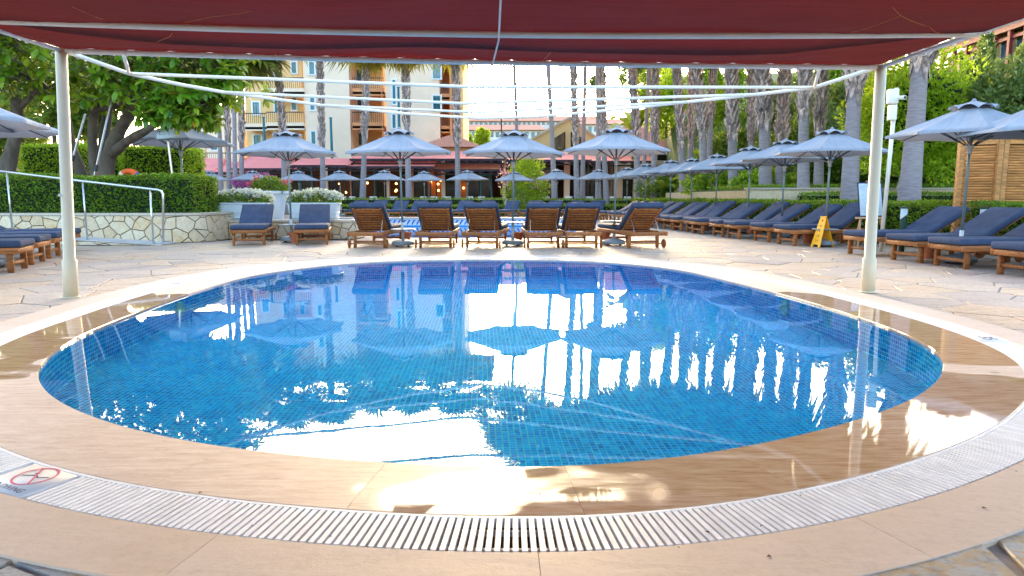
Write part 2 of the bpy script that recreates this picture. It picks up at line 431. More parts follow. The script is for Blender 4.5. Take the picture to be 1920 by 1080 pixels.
# ------------------------------------------------------------------ pool outline (traced round the rim, laid on the ground)
OUT_PX = [(62, 700), (72, 684), (90, 667), (133, 637), (187, 613), (247, 590), (317, 563), (397, 537), (467, 518), (567, 503),
          (660, 494), (760, 489), (870, 487), (980, 487), (1080, 489), (1180, 495), (1280, 507), (1347, 522), (1447, 547),
          (1537, 572), (1613, 596), (1680, 619), (1743, 647), (1768, 666), (1776, 684), (1767, 707), (1737, 737), (1700, 757),
          (1603, 791), (1527, 812), (1400, 840), (1280, 859), (1140, 876), (1007, 881), (933, 880), (823, 874), (640, 865),
          (500, 851), (317, 824), (213, 798), (133, 768), (83, 738)]
def closed_curve(pts, n, sm):
    P = np.array(pts, float); m = len(P); res = []
    for i in range(m):
        p0, p1, p2, p3 = P[i - 1], P[i], P[(i + 1) % m], P[(i + 2) % m]
        for t in np.linspace(0, 1, 24, endpoint=False):
            res.append(.5 * ((2 * p1) + (p2 - p0) * t + (2 * p0 - 5 * p1 + 4 * p2 - p3) * t * t + (3 * p1 - p0 - 3 * p2 + p3) * t ** 3))
    C = np.array(res)
    def resample(C):
        D = np.vstack([C, C[:1]]); s = np.r_[0, np.cumsum(np.hypot(*np.diff(D, axis=0).T))]
        u = np.linspace(0, s[-1], n, endpoint=False)
        return np.c_[np.interp(u, s, D[:, 0]), np.interp(u, s, D[:, 1])], s[-1]
    C, _ = resample(C)
    for _ in range(sm): C = (np.roll(C, 1, 0) + 2 * C + np.roll(C, -1, 0)) / 4
    return resample(C)
POOL, PERIM = closed_curve([G(*p) for p in OUT_PX], 360, 40)
def normals(C):
    t = np.roll(C, -1, 0) - np.roll(C, 1, 0); t /= np.linalg.norm(t, axis=1)[:, None]
    nrm = np.c_[t[:, 1], -t[:, 0]]
    if np.mean(np.sum(nrm * (C - C.mean(0)), axis=1)) < 0: nrm = -nrm
    return nrm
PN = normals(POOL)
def off(d):
    return POOL + PN * d
def inside(poly, pts):
    x, y = pts[:, 0], pts[:, 1]; r = np.zeros(len(pts), bool); n = len(poly)
    for i in range(n):
        x1, y1 = poly[i]; x2, y2 = poly[(i + 1) % n]
        c = (y1 > y) != (y2 > y)
        with np.errstate(divide='ignore', invalid='ignore'):
            r ^= c & (x < (x2 - x1) * (y - y1) / (y2 - y1 + 1e-12) + x1)
    return r
W_COPE, W_GRATE, W_OUT = .40, .22, .27
N360 = len(POOL)
def band(mb, d0, d1, z0, z1, i0, i1, gap=0.0, closed=False, bev=.004):
    """curved slab between two offsets of the pool rim"""
    idx = [i % N360 for i in range(i0, i1 + 1)]
    A = off(d0)[idx]; B = off(d1)[idx]
    if gap:
        for X in (A, B):
            t = X[1] - X[0]; X[0] = X[0] + t / np.linalg.norm(t) * gap
            t = X[-2] - X[-1]; X[-1] = X[-1] + t / np.linalg.norm(t) * gap
    n = len(idx); dirn = (B - A) / np.linalg.norm(B - A, axis=1)[:, None]
    rows = [(A, z0), (A, z1 - bev), (A + dirn * bev, z1), (B - dirn * bev, z1), (B, z1 - bev), (B, z0)]
    vv = []
    for (X, z) in rows: vv += [(x, y, z) for x, y in X]
    ff = []
    for k in range(5):
        for i in range(n - 1):
            ff.append((k * n + i, k * n + i + 1, (k + 1) * n + i + 1, (k + 1) * n + i))
    ff.append(tuple(k * n for k in range(6))); ff.append(tuple(k * n + n - 1 for k in range(5, -1, -1)))
    mb.add(vv, ff)

def holed_sheet(name, outer, holes, z, m):
    bm = bmesh.new(); edges = []
    for loop in [outer] + holes:
        vs_ = [bm.verts.new((p[0], p[1], z)) for p in loop]
        for i in range(len(vs_)): edges.append(bm.edges.new((vs_[i], vs_[(i + 1) % len(vs_)])))
    bmesh.ops.triangle_fill(bm, use_beauty=True, use_dissolve=False, edges=edges)
    for f in bm.faces:
        if f.normal.z < 0: f.normal_flip()
    me = bpy.data.meshes.new(name); bm.to_mesh(me); bm.free(); me.materials.append(m)
    return me

# far pool
P2 = [(-3.3, 17.5), (-1.5, 17.25), (.4, 17.3), (1.3, 17.7), (1.9, 19.0), (1.9, 23.5), (1.2, 25.0), (-7.2, 25.0), (-7.2, 18.8), (-4.0, 18.6)]
rect = lambda x0, x1, y0, y1: [(x0, y0), (x1, y0), (x1, y1), (x0, y1)]
ground = tag(link("ground", holed_sheet("ground", rect(-700, 700, -300, 900), [rect(-39.9, 39.9, -9.9, 39.9)], -.03, mt_earth)), kind="structure")
deck = tag(link("pool_deck", holed_sheet("pool_deck", rect(-40, 40, -10, 40), [off(W_COPE + W_GRATE + .1).tolist(), P2], -.014, mt_grout)), kind="structure")

# ---- basin
basin = MB()
n = N360
basin.add([(x, y, -.27) for x, y in off(.004)], [tuple(range(n)) if PN[0] @ (POOL[1] - POOL[0]) else tuple(range(n))])
vv = [(x, y, -.004) for x, y in off(.004)] + [(x, y, -.27) for x, y in off(.004)]
basin.add(vv, [(i, (i + 1) % n, n + (i + 1) % n, n + i) for i in range(n)])
basin_o = tag(basin.build("pool_basin", mt_tgrout), kind="structure")
TS, TG = .0325, .0265
gx, gy = np.meshgrid(np.arange(POOL[:, 0].min(), POOL[:, 0].max(), TS), np.arange(POOL[:, 1].min(), POOL[:, 1].max(), TS))
ctr = np.c_[gx.ravel(), gy.ravel()]
ca, sa = math.cos(R(2.5)), math.sin(R(2.5)); pc = POOL.mean(0)
ctr = (ctr - pc) @ np.array([[ca, sa], [-sa, ca]]) * 1.06 + pc
ctr = ctr[inside(off(-.002), ctr)]
h = TG / 2
cs = np.array([(-h, -h), (h, -h), (h, h), (-h, h)]) @ np.array([[ca, sa], [-sa, ca]])
tilt = rng.normal(0, .0006, (len(ctr), 4))
V = np.concatenate([np.repeat(ctr[:, None], 4, 1) + cs[None], (-.264 + tilt)[:, :, None]], axis=2).reshape(-1, 3)
F = np.arange(len(V)).reshape(-1, 4)
# wall tiles
s = np.linspace(0, n, int(PERIM / TS), endpoint=False)
o_, i_ = off(.001), np.arange(n + 1) % n
wx = np.interp(s, np.arange(n + 1), o_[i_, 0]); wy = np.interp(s, np.arange(n + 1), o_[i_, 1])
nx = np.interp(s, np.arange(n + 1), PN[i_, 0]); ny = np.interp(s, np.arange(n + 1), PN[i_, 1])
wv = []
for k in range(8):
    z = -.020 - k * TS
    for sx_, sz_ in ((-1, -1), (1, -1), (1, 1), (-1, 1)):
        wv.append(np.c_[wx - ny * sx_ * h, wy + nx * sx_ * h, np.full(len(wx), z + sz_ * h)])
WV = np.stack(wv, 1).reshape(len(wx), 8, 4, 3).reshape(-1, 3)
V = np.vstack([V, WV]); F = np.arange(len(V)).reshape(-1, 4)
tag(link("mosaic_tile", np_mesh("mosaic_tile", V, F, mt_tile), basin_o), kind="stuff")
# underwater lights (round niches) on the wall
for px, py in ((352, 556), (1463, 555)):
    x, y = G(px, py); k = int(np.argmin(np.hypot(POOL[:, 0] - x, POOL[:, 1] - y)))
    mb = MB().lathe([(.0, .012), (.045, .012), (.05, .02), (.075, .02), (.085, .0)], 20)
    o = mb.build("underwater_light", mt_plas, basin_o, (POOL[k, 0], POOL[k, 1], -.13))
    o.rotation_euler = Vector((-PN[k, 0], -PN[k, 1], 0)).to_track_quat('Z', 'Y').to_euler()
water = MB().add([(x, y, -.013) for x, y in off(.002)], [tuple(range(n))]).build("pool_water", mt_water)
tag(water, kind="structure")
for p in water.data.polygons:
    if p.normal.z < 0: water.data.flip_normals()

# ---- coping slabs, outer ring slabs
bedm = MB(); band(bedm, .0 + .006, W_COPE - .004, -.06, -.019, 0, N360)
cope = tag(bedm.build("pool_coping", mt_grout), kind="structure")
for k in range(36):
    mb = MB(); band(mb, .0, W_COPE, -.018, .004, k * 10, k * 10 + 10, .0006)
    mb.build("slab", mt_cope, cope)
bedm = MB(); band(bedm, W_COPE + W_GRATE + .004, W_COPE + W_GRATE + W_OUT - .004, -.06, -.03, 0, N360)
ringo = tag(bedm.build("pool_surround", mt_grout), kind="structure")
for k in range(30):
    mb = MB(); band(mb, W_COPE + W_GRATE, W_COPE + W_GRATE + W_OUT, -.03, .004, k * 12, k * 12 + 12, .001)
    mb.build("slab", mt_trav, ringo)

# ---- overflow channel and its grate
chm = MB(); a, b_ = W_COPE - .002, W_COPE + W_GRATE + .002
for d0, d1, z0, z1 in ((a, a, .0, -.16), (a, b_, -.16, -.16), (b_, b_, -.16, 0)):
    A, B = off(d0), off(d1)
    chm.add([(x, y, z0) for x, y in A] + [(x, y, z1) for x, y in B], [(i, (i + 1) % n, n + (i + 1) % n, n + i) for i in range(n)])
tag(chm.build("overflow_channel", mt_chan), kind="structure")
grate = thing("overflow_grate", "white slatted overflow grate circling the blue pool", "grate", (float(POOL[0, 0]), float(POOL[0, 1]), 0))
gl0 = Vector(grate.location)
def gpart(mb, name, m, kind=None):
    o = mb.build(name, m, grate, tuple(-gl0)); 
    if kind: o["kind"] = kind
    return o
for d in (.455, .565):
    mb = MB(); band(mb, d - .006, d + .006, -.035, -.018, 0, N360, bev=.001); gpart(mb, "rail", mt_grate)
mb = MB(); band(mb, W_COPE + .001, W_COPE + .014, -.03, .003, 0, N360, bev=.001); gpart(mb, "edge_strip", mt_grate)
MID = off(W_COPE + W_GRATE / 2 + .006)
MS = np.vstack([MID, MID[:1]]); ms = np.r_[0, np.cumsum(np.hypot(*np.diff(MS, axis=0).T))]
def grate_at(px, py):
    x, y = G(px, py); k = int(np.argmin(np.hypot(MID[:, 0] - x, MID[:, 1] - y))); return k, ms[k]
def along(sv):
    sv %= ms[-1]
    x = np.interp(sv, ms, MS[:, 0]); y = np.interp(sv, ms, MS[:, 1])
    q = np.vstack([PN, PN[:1]]); nx = np.interp(sv, ms, q[:, 0]); ny = np.interp(sv, ms, q[:, 1])
    return x, y, math.atan2(ny, nx)
SIGNS = [("nodive", *grate_at(52, 893)[1:], .13), ("depth", *grate_at(1836, 634)[1:], .13), ("depth", *grate_at(328, 532)[1:], .13)]
bar_me = MB().box((0, 0, 0), (W_GRATE - .022, .0165, .022)).mesh("bar", mt_grate)
bars = []
for sv in np.arange(0, ms[-1], .0255):
    if any(abs((sv - c + ms[-1] / 2) % ms[-1] - ms[-1] / 2) < hw + .012 for _, c, hw in SIGNS): continue
    x, y, a = along(sv)
    if y > .3: px, py, dep = proj(x, y, 0)
    else: px, py, dep = -999, 0, 99
    vis = -20 < px < 1940 and py < 1090
    bars.append((dep if vis else 50 + dep, x, y, a))
bars.sort()
far = MB()
for i, (dep, x, y, a) in enumerate(bars):
    if i < 296: link("bar", bar_me, grate, (x - gl0.x, y - gl0.y, -.008), (0, 0, a))
    else: far.box((x, y, -.008), (W_GRATE - .022, .0165, .022), a)
gpart(far, "bar", mt_grate, "stuff")
for kind, c, hw in SIGNS:
    x, y, a = along(c)
    if kind == "nodive":
        t = thing("warning_tile", "white NO DIVING tile with red crossed circle set in the pool grate", "sign tile", (x, y, -.02), a + math.pi / 2)
    else:
        lab = "white depth marking tile in the grate nearest the cream post by the easel" if x > 0 else "white depth marking tile in the grate nearest the post by the ramp"
        t = thing("depth_tile", lab, "sign tile", (x, y, -.02), a + math.pi / 2)
    link("tile", rbox("tile", (hw * 2, W_GRATE - .018, .03), .003, 1, mt_sign), t, (0, 0, .008))
    zt = .0245
    if kind == "nodive":
        ri = MB()
        nn = 40
        for k in range(nn):
            a0, a1 = 2 * math.pi * k / nn, 2 * math.pi * (k + 1) / nn
            ri.add([(r_ * math.cos(q), r_ * math.sin(q) + .028, zt) for r_, q in ((.068, a0), (.075, a0), (.075, a1), (.068, a1))], [(0, 1, 2, 3)])
        ri.add([(-.052, .082, zt), (-.047, .086, zt), (.052, -.026, zt), (.047, -.03, zt)], [(0, 3, 2, 1)])
        ri.build("prohibition_ring", mt_redink, t)
        dv = MB()
        pts = [(-.055, .012), (-.02, .028), (.0, .032), (.02, .022), (.055, .042)]
        for p, q in zip(pts[:-1], pts[1:]):
            dv.add([(p[0], p[1] - .003, zt - .0005), (q[0], q[1] - .003, zt - .0005), (q[0], q[1] + .004, zt - .0005), (p[0], p[1] + .004, zt - .0005)], [(0, 1, 2, 3)])
        dv.add([(-.02 + .008 * math.cos(q), .046 + .008 * math.sin(q), zt - .0005) for q in np.linspace(0, 6.28, 11)[:-1]], [tuple(range(10))])
        dv.build("diver_figure", mt_ink, t)
        link("lettering", text_mesh("lettering", "NO DIVING", .038, mt_ink), t, (0, -.072, zt))
    else:
        link("lettering", text_mesh("lettering", "35", .13, mt_ink), t, (0, 0, zt), (0, 0, math.pi if x > 0 else 0))

# ---- flagstones
def voronoi(seeds, R0):
    P = np.array(seeds); out = []
    for i, p in enumerate(P):
        d = np.hypot(*(P - p).T); nb = np.argsort(d)[1:22]
        poly = [(p[0] - R0, p[1] - R0), (p[0] + R0, p[1] - R0), (p[0] + R0, p[1] + R0), (p[0] - R0, p[1] + R0)]
        for j in nb:
            q = P[j]; mx, my = (p + q) / 2; dx, dy = q - p; new = []
            for k in range(len(poly)):
                a, b = poly[k], poly[(k + 1) % len(poly)]
                da = (a[0] - mx) * dx + (a[1] - my) * dy; db = (b[0] - mx) * dx + (b[1] - my) * dy
                if da <= 0: new.append(a)
                if da * db < 0:
                    t = da / (da - db); new.append((a[0] + (b[0] - a[0]) * t, a[1] + (b[1] - a[1]) * t))
            poly = new
            if len(poly) < 3: break
        out.append(poly)
    return out
def shrink(poly, g):
    """move every edge of a convex polygon inwards"""
    n = len(poly); P = [Vector(p).to_2d() if len(p) > 2 else Vector(p) for p in poly]; res = list(P)
    c = sum(P, Vector((0, 0))) / n
    def cut(res, m, nrm):
        new = []
        for k in range(len(res)):
            a, b = res[k], res[(k + 1) % len(res)]; da = (a - m).dot(nrm); db = (b - m).dot(nrm)
            if da <= 0: new.append(a)
            if da * db < 0: new.append(a + (b - a) * (da / (da - db)))
        return new
    for i in range(n):
        a, b = P[i], P[(i + 1) % n]; e = b - a
        if e.length < 1e-5: continue
        nrm = Vector((e.y, -e.x)).normalized()
        if (c - a).dot(nrm) > 0: nrm = -nrm
        res = cut(res, a - nrm * g, nrm)
        if len(res) < 3: return None
    return [tuple(p) for p in res]
def jitter(x0, x1, y0, y1, sx, sy, j=.42):
    s_ = []; row = 0; y = y0
    while y < y1:
        x = x0 + (sx / 2 if row % 2 else 0)
        while x < x1:
            s_.append((x + random.uniform(-j, j) * sx, y + random.uniform(-j, j) * sy)); x += sx
        y += sy; row += 1
    return s_
seeds = jitter(-13, 13, -.2, 17.4, .64, .52)
outer_ring = off(W_COPE + W_GRATE + W_OUT)
core_ring = off(W_COPE + W_GRATE + .12)
RT = off(W_COPE + W_GRATE + .2)
stones = []
for poly in voronoi(seeds, 1.3):
    if len(poly) < 3: continue
    poly = shrink(poly, .009)
    if not poly: continue
    A = np.array(poly)
    if inside(outer_ring, A).all(): continue
    cin = inside(RT, A)
    for k in np.where(cin)[0]:
        j = int(np.argmin(np.hypot(RT[:, 0] - A[k, 0], RT[:, 1] - A[k, 1]))); A[k] = RT[j]
    if A[:, 1].max() > 17.35: continue
    c = A.mean(0)
    if c[1] > 16.0 and c[0] < -2.8: continue
    ar = 0
    if c[1] > .6:
        q = np.array([proj(x, max(y, .4), 0)[:2] for x, y in A])
        if q[:, 0].max() > 0 and q[:, 0].min() < 1920 and q[:, 1].min() < 1080:
            q = np.clip(q, [0, 0], [1920, 1080]); x_, y_ = q.T
            ar = abs(np.dot(x_, np.roll(y_, 1)) - np.dot(y_, np.roll(x_, 1))) / 2
    stones.append((ar, A.tolist()))
stones.sort(key=lambda t: -t[0])
rest = MB()
for i, (ar, poly) in enumerate(stones):
    c = np.mean(poly, 0); zt = random.uniform(-.005, .002)
    loc = [(p[0] - c[0], p[1] - c[1]) for p in poly]
    mtl = mt_slate if c[1] < 3.2 else mt_flag
    if i < 296:
        MB().prism(loc, -.016, zt, .006).build("flagstone", mtl, deck, (c[0], c[1], 0))
    elif ar > 0:
        rest.prism(poly, -.016, zt, .006)
ro = rest.build("flagstone", mt_flag, deck); ro["kind"] = "stuff"

# ---- far pool with its wave tiled edge
b2 = MB(); n2 = len(P2)
b2.add([(x, y, -.55) for x, y in P2], [tuple(range(n2))])
b2.add([(x, y, -.012) for x, y in P2] + [(x, y, -.55) for x, y in P2], [(i, (i + 1) % n2, n2 + (i + 1) % n2, n2 + i) for i in range(n2)])
def tile2():
    m, nt, N, L, b = nodes("far_pool_tile")
    col = ramp(N, L, noise(N, L, mapped(N, L, rnd=False), 2.0, 3), [(.3, (.003, .20, .52)), (.7, (.01, .36, .70))])
    L.new(col, b.inputs["Base Color"]); return m
fb = tag(b2.build("far_pool_basin", tile2()), kind="structure")
w2 = MB().add([(x, y, -.05) for x, y in P2], [tuple(range(n2))]).build("far_pool_water", mt_water2); tag(w2, kind="structure")
ew = MB(); ew.box((-2.65, 25.16, .04), (9.6, .30, .36)); eo = tag(ew.build("pool_edge_wall", mt_trim), kind="structure")
cp = MB(); cp.box((-2.65, 25.16, .245), (9.7, .40, .05)); cp.build("coping_stone", mt_trav, eo)
wm = MB()
for k in range(46):                       # one dark-blue wave motif
    pass
wave_pts = [(-.075, -.09), (-.03, -.09), (.05, .04), (.075, .03), (.08, .06), (.04, .085), (-.005, .06), (-.06, -.05)]
wave_me = MB().add([(x, 0, z) for x, z in wave_pts], [tuple(range(len(wave_pts)))]).mesh("wave_tile", mt_blue)
for k in range(52):
    x = -7.1 + k * .175
    link("wave_tile", wave_me, eo, (x, 25.005, .1))

# ------------------------------------------------------------------ foliage builders
def leaf_quads(P, Nrm, L, Wd, jit=.5, r=rng):
    """P (n,3) base points, Nrm (n,3) preferred directions -> folded leaf quads"""
    n = len(P)
    d = Nrm + r.normal(0, jit, (n, 3)); d /= np.linalg.norm(d, axis=1)[:, None] + 1e-9
    u = np.cross(d, r.normal(0, 1, (n, 3))); u /= np.linalg.norm(u, axis=1)[:, None] + 1e-9
    w = np.cross(d, u)
    L = (L * r.uniform(.65, 1.3, n))[:, None]; Wd = (Wd * r.uniform(.7, 1.2, n))[:, None]
    a = P; b = P + d * L * .45 + u * Wd * .5 + w * Wd * .18; c = P + d * L; e = P + d * L * .45 - u * Wd * .5 + w * Wd * .18
    V = np.stack([a, b, c, e], 1).reshape(-1, 3)
    return V, np.arange(len(V)).reshape(-1, 4)
def leaf_mesh(name, P, Nrm, L, Wd, m, jit=.5):
    V, F = leaf_quads(P, Nrm, L, Wd, jit); return np_mesh(name, V, F, m)
def blob_points(n, rad, clumps, r=rng, fill=.35, flat=1.0):
    """points on an uneven, clumpy crown; returns points and outward directions"""
    c = r.normal(0, 1, (clumps, 3)); c /= np.linalg.norm(c, axis=1)[:, None]
    c *= r.uniform(.55, 1.0, (clumps, 1)); cr = r.uniform(.22, .42, clumps)
    k = r.integers(0, clumps, n)
    q = r.normal(0, 1, (n, 3)); q /= np.linalg.norm(q, axis=1)[:, None]
    p = c[k] + q * (cr[k] * r.uniform(fill, 1, n) ** .5)[:, None]
    nr = q * .6 + c[k] * .5 + np.array([0, 0, .25])
    return p * np.array(rad), nr
def hedge(name, label, x0, x1, y0, y1, z0, z1, n, ls, m, rz=0.0, rise=0.0, group=None, cat="hedge", bumpy=.04):
    cx, cy = (x0 + x1) / 2, (y0 + y1) / 2
    t = thing(name, label, cat, (cx, cy, z0), rz, group)
    lx, ly, lz = x1 - x0, y1 - y0, z1 - z0
    g = min(.07, lz * .2)
    cb = MB().box((0, 0, lz / 2 - g / 2), (lx - 2 * g, ly - 2 * g, lz - g)); cb.build("shade_core", mt_core, t)  # solid dark box standing in for the shade between the leaves
    ar = np.array([lx * ly, lx * lz, lx * lz, ly * lz, ly * lz]); k = rng.choice(5, n, p=ar / ar.sum())
    a, b = rng.uniform(-.5, .5, n), rng.uniform(-.5, .5, n)
    P = np.zeros((n, 3)); D = np.zeros((n, 3))
    for f, (ax, s) in enumerate(((2, 1), (1, -1), (1, 1), (0, -1), (0, 1))):
        q = k == f
        if ax == 2: P[q] = np.c_[a[q] * lx, b[q] * ly, np.full(q.sum(), lz)]
        if ax == 1: P[q] = np.c_[a[q] * lx, np.full(q.sum(), s * ly / 2), (b[q] + .5) * lz]
        if ax == 0: P[q] = np.c_[np.full(q.sum(), s * lx / 2), a[q] * ly, (b[q] + .5) * lz]
        D[q, ax] = s
    wob = np.sin(P[:, 0] * 2.1 + z0) * np.sin(P[:, 1] * 1.7 + P[:, 2] * 3.1) * bumpy
    P -= D * (rng.uniform(-.02, .10, n) * ls / .06 * .6)[:, None]; P += D * wob[:, None]
    P[:, 2] = np.maximum(P[:, 2], .01)
    link("foliage", leaf_mesh("foliage", P, D + np.array([0, 0, .4]), ls, ls * .6, m, .7), t)
    return t
def tree(name, label, base, trunk_pts, rad, crown_c, n, ls, m, clumps=40, group=None, cat="tree", bark=None, wfac=.6, fill=.35):
    t = thing(name, label, cat, base, 0, group)
    if trunk_pts:
        mb = MB()
        for pts, r0, r1 in trunk_pts:
            k = len(pts); mb.tube(pts, [r0 + (r1 - r0) * i / (k - 1) for i in range(k)], 9)
        mb.build("trunk", bark or mt_bark, t, smooth=True)
    p, d = blob_points(n, rad, clumps, fill=fill); p += np.array(crown_c)
    p[:, 2] = np.maximum(p[:, 2], .02)
    link("crown", leaf_mesh("crown", p, d, ls, ls * wfac, m, .6), t)
    return t

# ------------------------------------------------------------------ shade canopy over the pool
def zc(x): return 2.341 - .0136 * x
def Gc(px, py):
    z = 2.34
    for _ in range(6):
        x, y = G(px, py, z); z = zc(x)
    return Vector((x, y, z))
PLb, PRb = G(133, 558), G(1627, 548)
FL, FR = Gc(115, 95), Gc(1652, 126)
canopy = thing("shade_canopy", "dark red shade cloth stretched on a white pipe frame over the pool", "canopy", ((FL.x + FR.x) / 2, FL.y, 0))
c0 = Vector(canopy.location)
def cpart(mb, name, m, smooth=False, parent=None, label=None):
    o = mb.build(name, m, canopy, tuple(-c0), smooth)
    if label: o["label"] = label
    return o
XL, XR = FL.x, FR.x
for (bx, by), top in ((PLb, FL), (PRb, FR), ((XL, -1.3), Vector((XL, -1.3, zc(XL)))), ((XR, -1.3), Vector((XR, -1.3, zc(XR))))):
    bt = Vector((bx, by, .0)); tp = Vector((top.x, top.y, top.z + .02)); md = bt + (tp - bt) * .155
    up = (tp - bt).normalized()
    mb = MB().tube([bt, md, md + up * .012, tp], [.067, .067, .054, .052], 24)
    mb.lathe([(.085, .001), (.085, .012), (.067, .016)], 20, (bx, by, 0))
    o = cpart(mb, "post", mt_cream, False)
    for p in o.data.polygons: p.use_smooth = len(p.vertices) == 4
# round cap plate on the left post
o = MB().lathe([(.0, .006), (.014, .006), (.017, .0)], 12).build("bolt_cover", mt_plas, canopy, (PLb[0] * 1.0 + .013 - c0.x, PLb[1] - .057 - c0.y, 1.02 - c0.z))
o.rotation_euler = (R(90), 0, 0)
YB = 5.62
front = []
for i in range(41):
    t = i / 40; p = FL.lerp(FR, t); p.y += .16 * math.sin(math.pi * t); front.append(p)
def edgeY(x):
    t = (x - XL) / (XR - XL); return FL.y + (FR.y - FL.y) * t + .16 * math.sin(math.pi * min(1, max(0, t)))
cpart(MB().tube(front, .027, 12), "edge_pipe", mt_white, True)
for X in (XL, XR):
    cpart(MB().tube([(X, y, zc(X)) for y in np.linspace(-1.3, edgeY(X), 12)], .021, 12), "edge_pipe", mt_white, True)
cpart(MB().tube([(XL, -1.3, zc(XL)), (XR, -1.3, zc(XR))], .021, 12), "edge_pipe", mt_white, True)
for y in (YB, 4.1, 2.6, 1.1):
    cpart(MB().tube([(x, y, zc(x) - .012 - .055 * math.sin(math.pi * (x - XL) / (XR - XL))) for x in np.linspace(XL, XR, 17)], .024, 12), "purlin", mt_white, True)
# open end of the frame, following the pool
nose_px = [(120, 95), (242, 138), (330, 157), (420, 173), (600, 197), (760, 213), (900, 222), (1000, 219), (1100, 211), (1200, 201), (1300, 190), (1420, 177), (1527, 164), (1645, 126)]
nose = [Gc(*p) for p in nose_px]
cpart(MB().tube(nose, .021, 12), "nose_pipe", mt_white, True)
for a, m_, b in (((242, 138), (885, 163), (1527, 164)), ((420, 173), (870, 194), (1420, 177)), ((600, 197), (900, 211), (1290, 191))):
    A, B, C_ = Gc(*a), Gc(*m_), Gc(*b)
    pts = [A.lerp(B, t) for t in (0, .5, 1)] + [B.lerp(C_, t) for t in (.5, 1)]
    cpart(MB().tube(pts, .019, 12), "purlin", mt_white, True)
for a, b in (((232, 103), (242, 138)), ((1537, 128), (1527, 164))):
    cpart(MB().tube([Gc(*a), Gc(*b)], .018, 10), "strut", mt_white, True)
# middle cable
cab = [(-.05, 2.6, zc(0) - .13), (-.06, 4.1, zc(0) - .125), (-.105, YB, zc(0) - .105), (-.2, edgeY(-.2), zc(0) - .035)]
cpart(MB().tube(cab, .0075, 6), "cable", mt_white)
q = Gc(880, 221); cpart(MB().tube([cab[-1], q], .0045, 6), "cable", mt_rope)
# cloth
def cloth_z(x, y, dx=0.0):
    ys = [-1.3, 1.1, 2.6, 4.1, YB, edgeY(x)]
    sag = 0
    for a, b in zip(ys[:-1], ys[1:]):
        if a <= y <= b + 1e-6: sag = .055 * math.sin(math.pi * (y - a) / (b - a)) * (.6 + .4 * math.sin(x * 1.3 + a))
    return zc(x) + .03 - .055 * math.sin(math.pi * (x - XL) / (XR - XL)) * max(0, 1 - max(0, y - YB) / 1.3) - sag + .008 * math.sin(3.1 * x + 1.7 * y) + .006 * math.sin(5.3 * y - 2.2 * x)
def fold(x): return 6.05 + .16 * math.sin((x - XL) / (XR - XL) * math.pi) - .35 * max(0, (-2.9 - x)) - .4 * max(0, x - 2.4)
def cloth(xa, xb, ya, yb_fn, nx, ny, dz_fn, scal=False):
    mb = MB(); vv = []
    for j in range(ny + 1):
        for i in range(nx + 1):
            x = xa + (xb - xa) * i / nx; y1 = yb_fn(x); y_a = ya if ya is not None else fold(x) - .10; y = y_a + (y1 - y_a) * j / ny
            z = cloth_z(x, min(y, edgeY(x))) + dz_fn(x, y, j / ny)
            if scal:
                ed = max(0, (j / ny - .88) / .12)
                e2 = max(abs(i / nx - .5) * 2 - .975, 0) / .025
                sc = abs(math.sin(x * 8.5)) * .012 * ed
                z = z * (1 - ed) + (zc(x) + .028 - sc * 1.4) * ed
                if ed > .9: y -= .012
            vv.append((x, y, z))
    w = nx + 1
    mb.add(vv, [(j * w + i, j * w + i + 1, (j + 1) * w + i + 1, (j + 1) * w + i) for j in range(ny) for i in range(nx)])
    return mb
cpart(cloth(XL + .01, XR - .01, -1.3, lambda x: fold(x), 60, 60, lambda x, y, v: -.035 * max(0, (v - .93) / .07) - .012), "cloth", mt_cloth, True)
cpart(cloth(XL + .01, XR - .01, None, lambda x: edgeY(x), 170, 26, lambda x, y, v: .012, True), "front_cloth", mt_cloth2, True)
for pts in ([(345, 38), (410, 15), (470, -4)], [(277, 69), (325, 51)], [(1582, 60), (1640, 35), (1690, 12)], [(1675, -3), (1690, 12), (1767, 60)], [(135, 1), (192, 29)], [(1016, 117), (1040, 80)]):
    P3 = []
    for (a, b), (c, d) in zip(pts[:-1], pts[1:]):
        for t in np.linspace(0, 1, 7):
            v = Gc(a + (c - a) * t, b + (d - b) * t); P3.append((v.x, v.y, cloth_z(v.x, v.y) - .014 - (.03 if v.y > fold(v.x) - .3 and v.y < fold(v.x) else 0)))
    cpart(MB().tube(P3, .0028, 5), "seam", mt_seam)
# lacing loops
ring = MB()
for k in range(14):
    a0 = 2 * math.pi * k / 14
ring_me = MB().tube([(0, .032 * math.cos(q), .032 * math.sin(q)) for q in np.linspace(0, 6.2832, 13)], .0035, 5, False).mesh("lacing", mt_rope)
for i in range(34):
    t = (i + .5) / 34; x = XL + (XR - XL) * t
    link("lacing", ring_me, canopy, Vector((x, edgeY(x), zc(x))) - c0, (0, .25 * math.sin(i * 3), .3 * math.sin(i * 1.7)))
for X in (XL, XR):
    for i in range(9):
        y = 3.0 + i * .42
        link("lacing", ring_me, canopy, Vector((X, y, zc(X))) - c0, (0, .3 * math.sin(i), R(90) + .3 * math.sin(i * 2.1)))

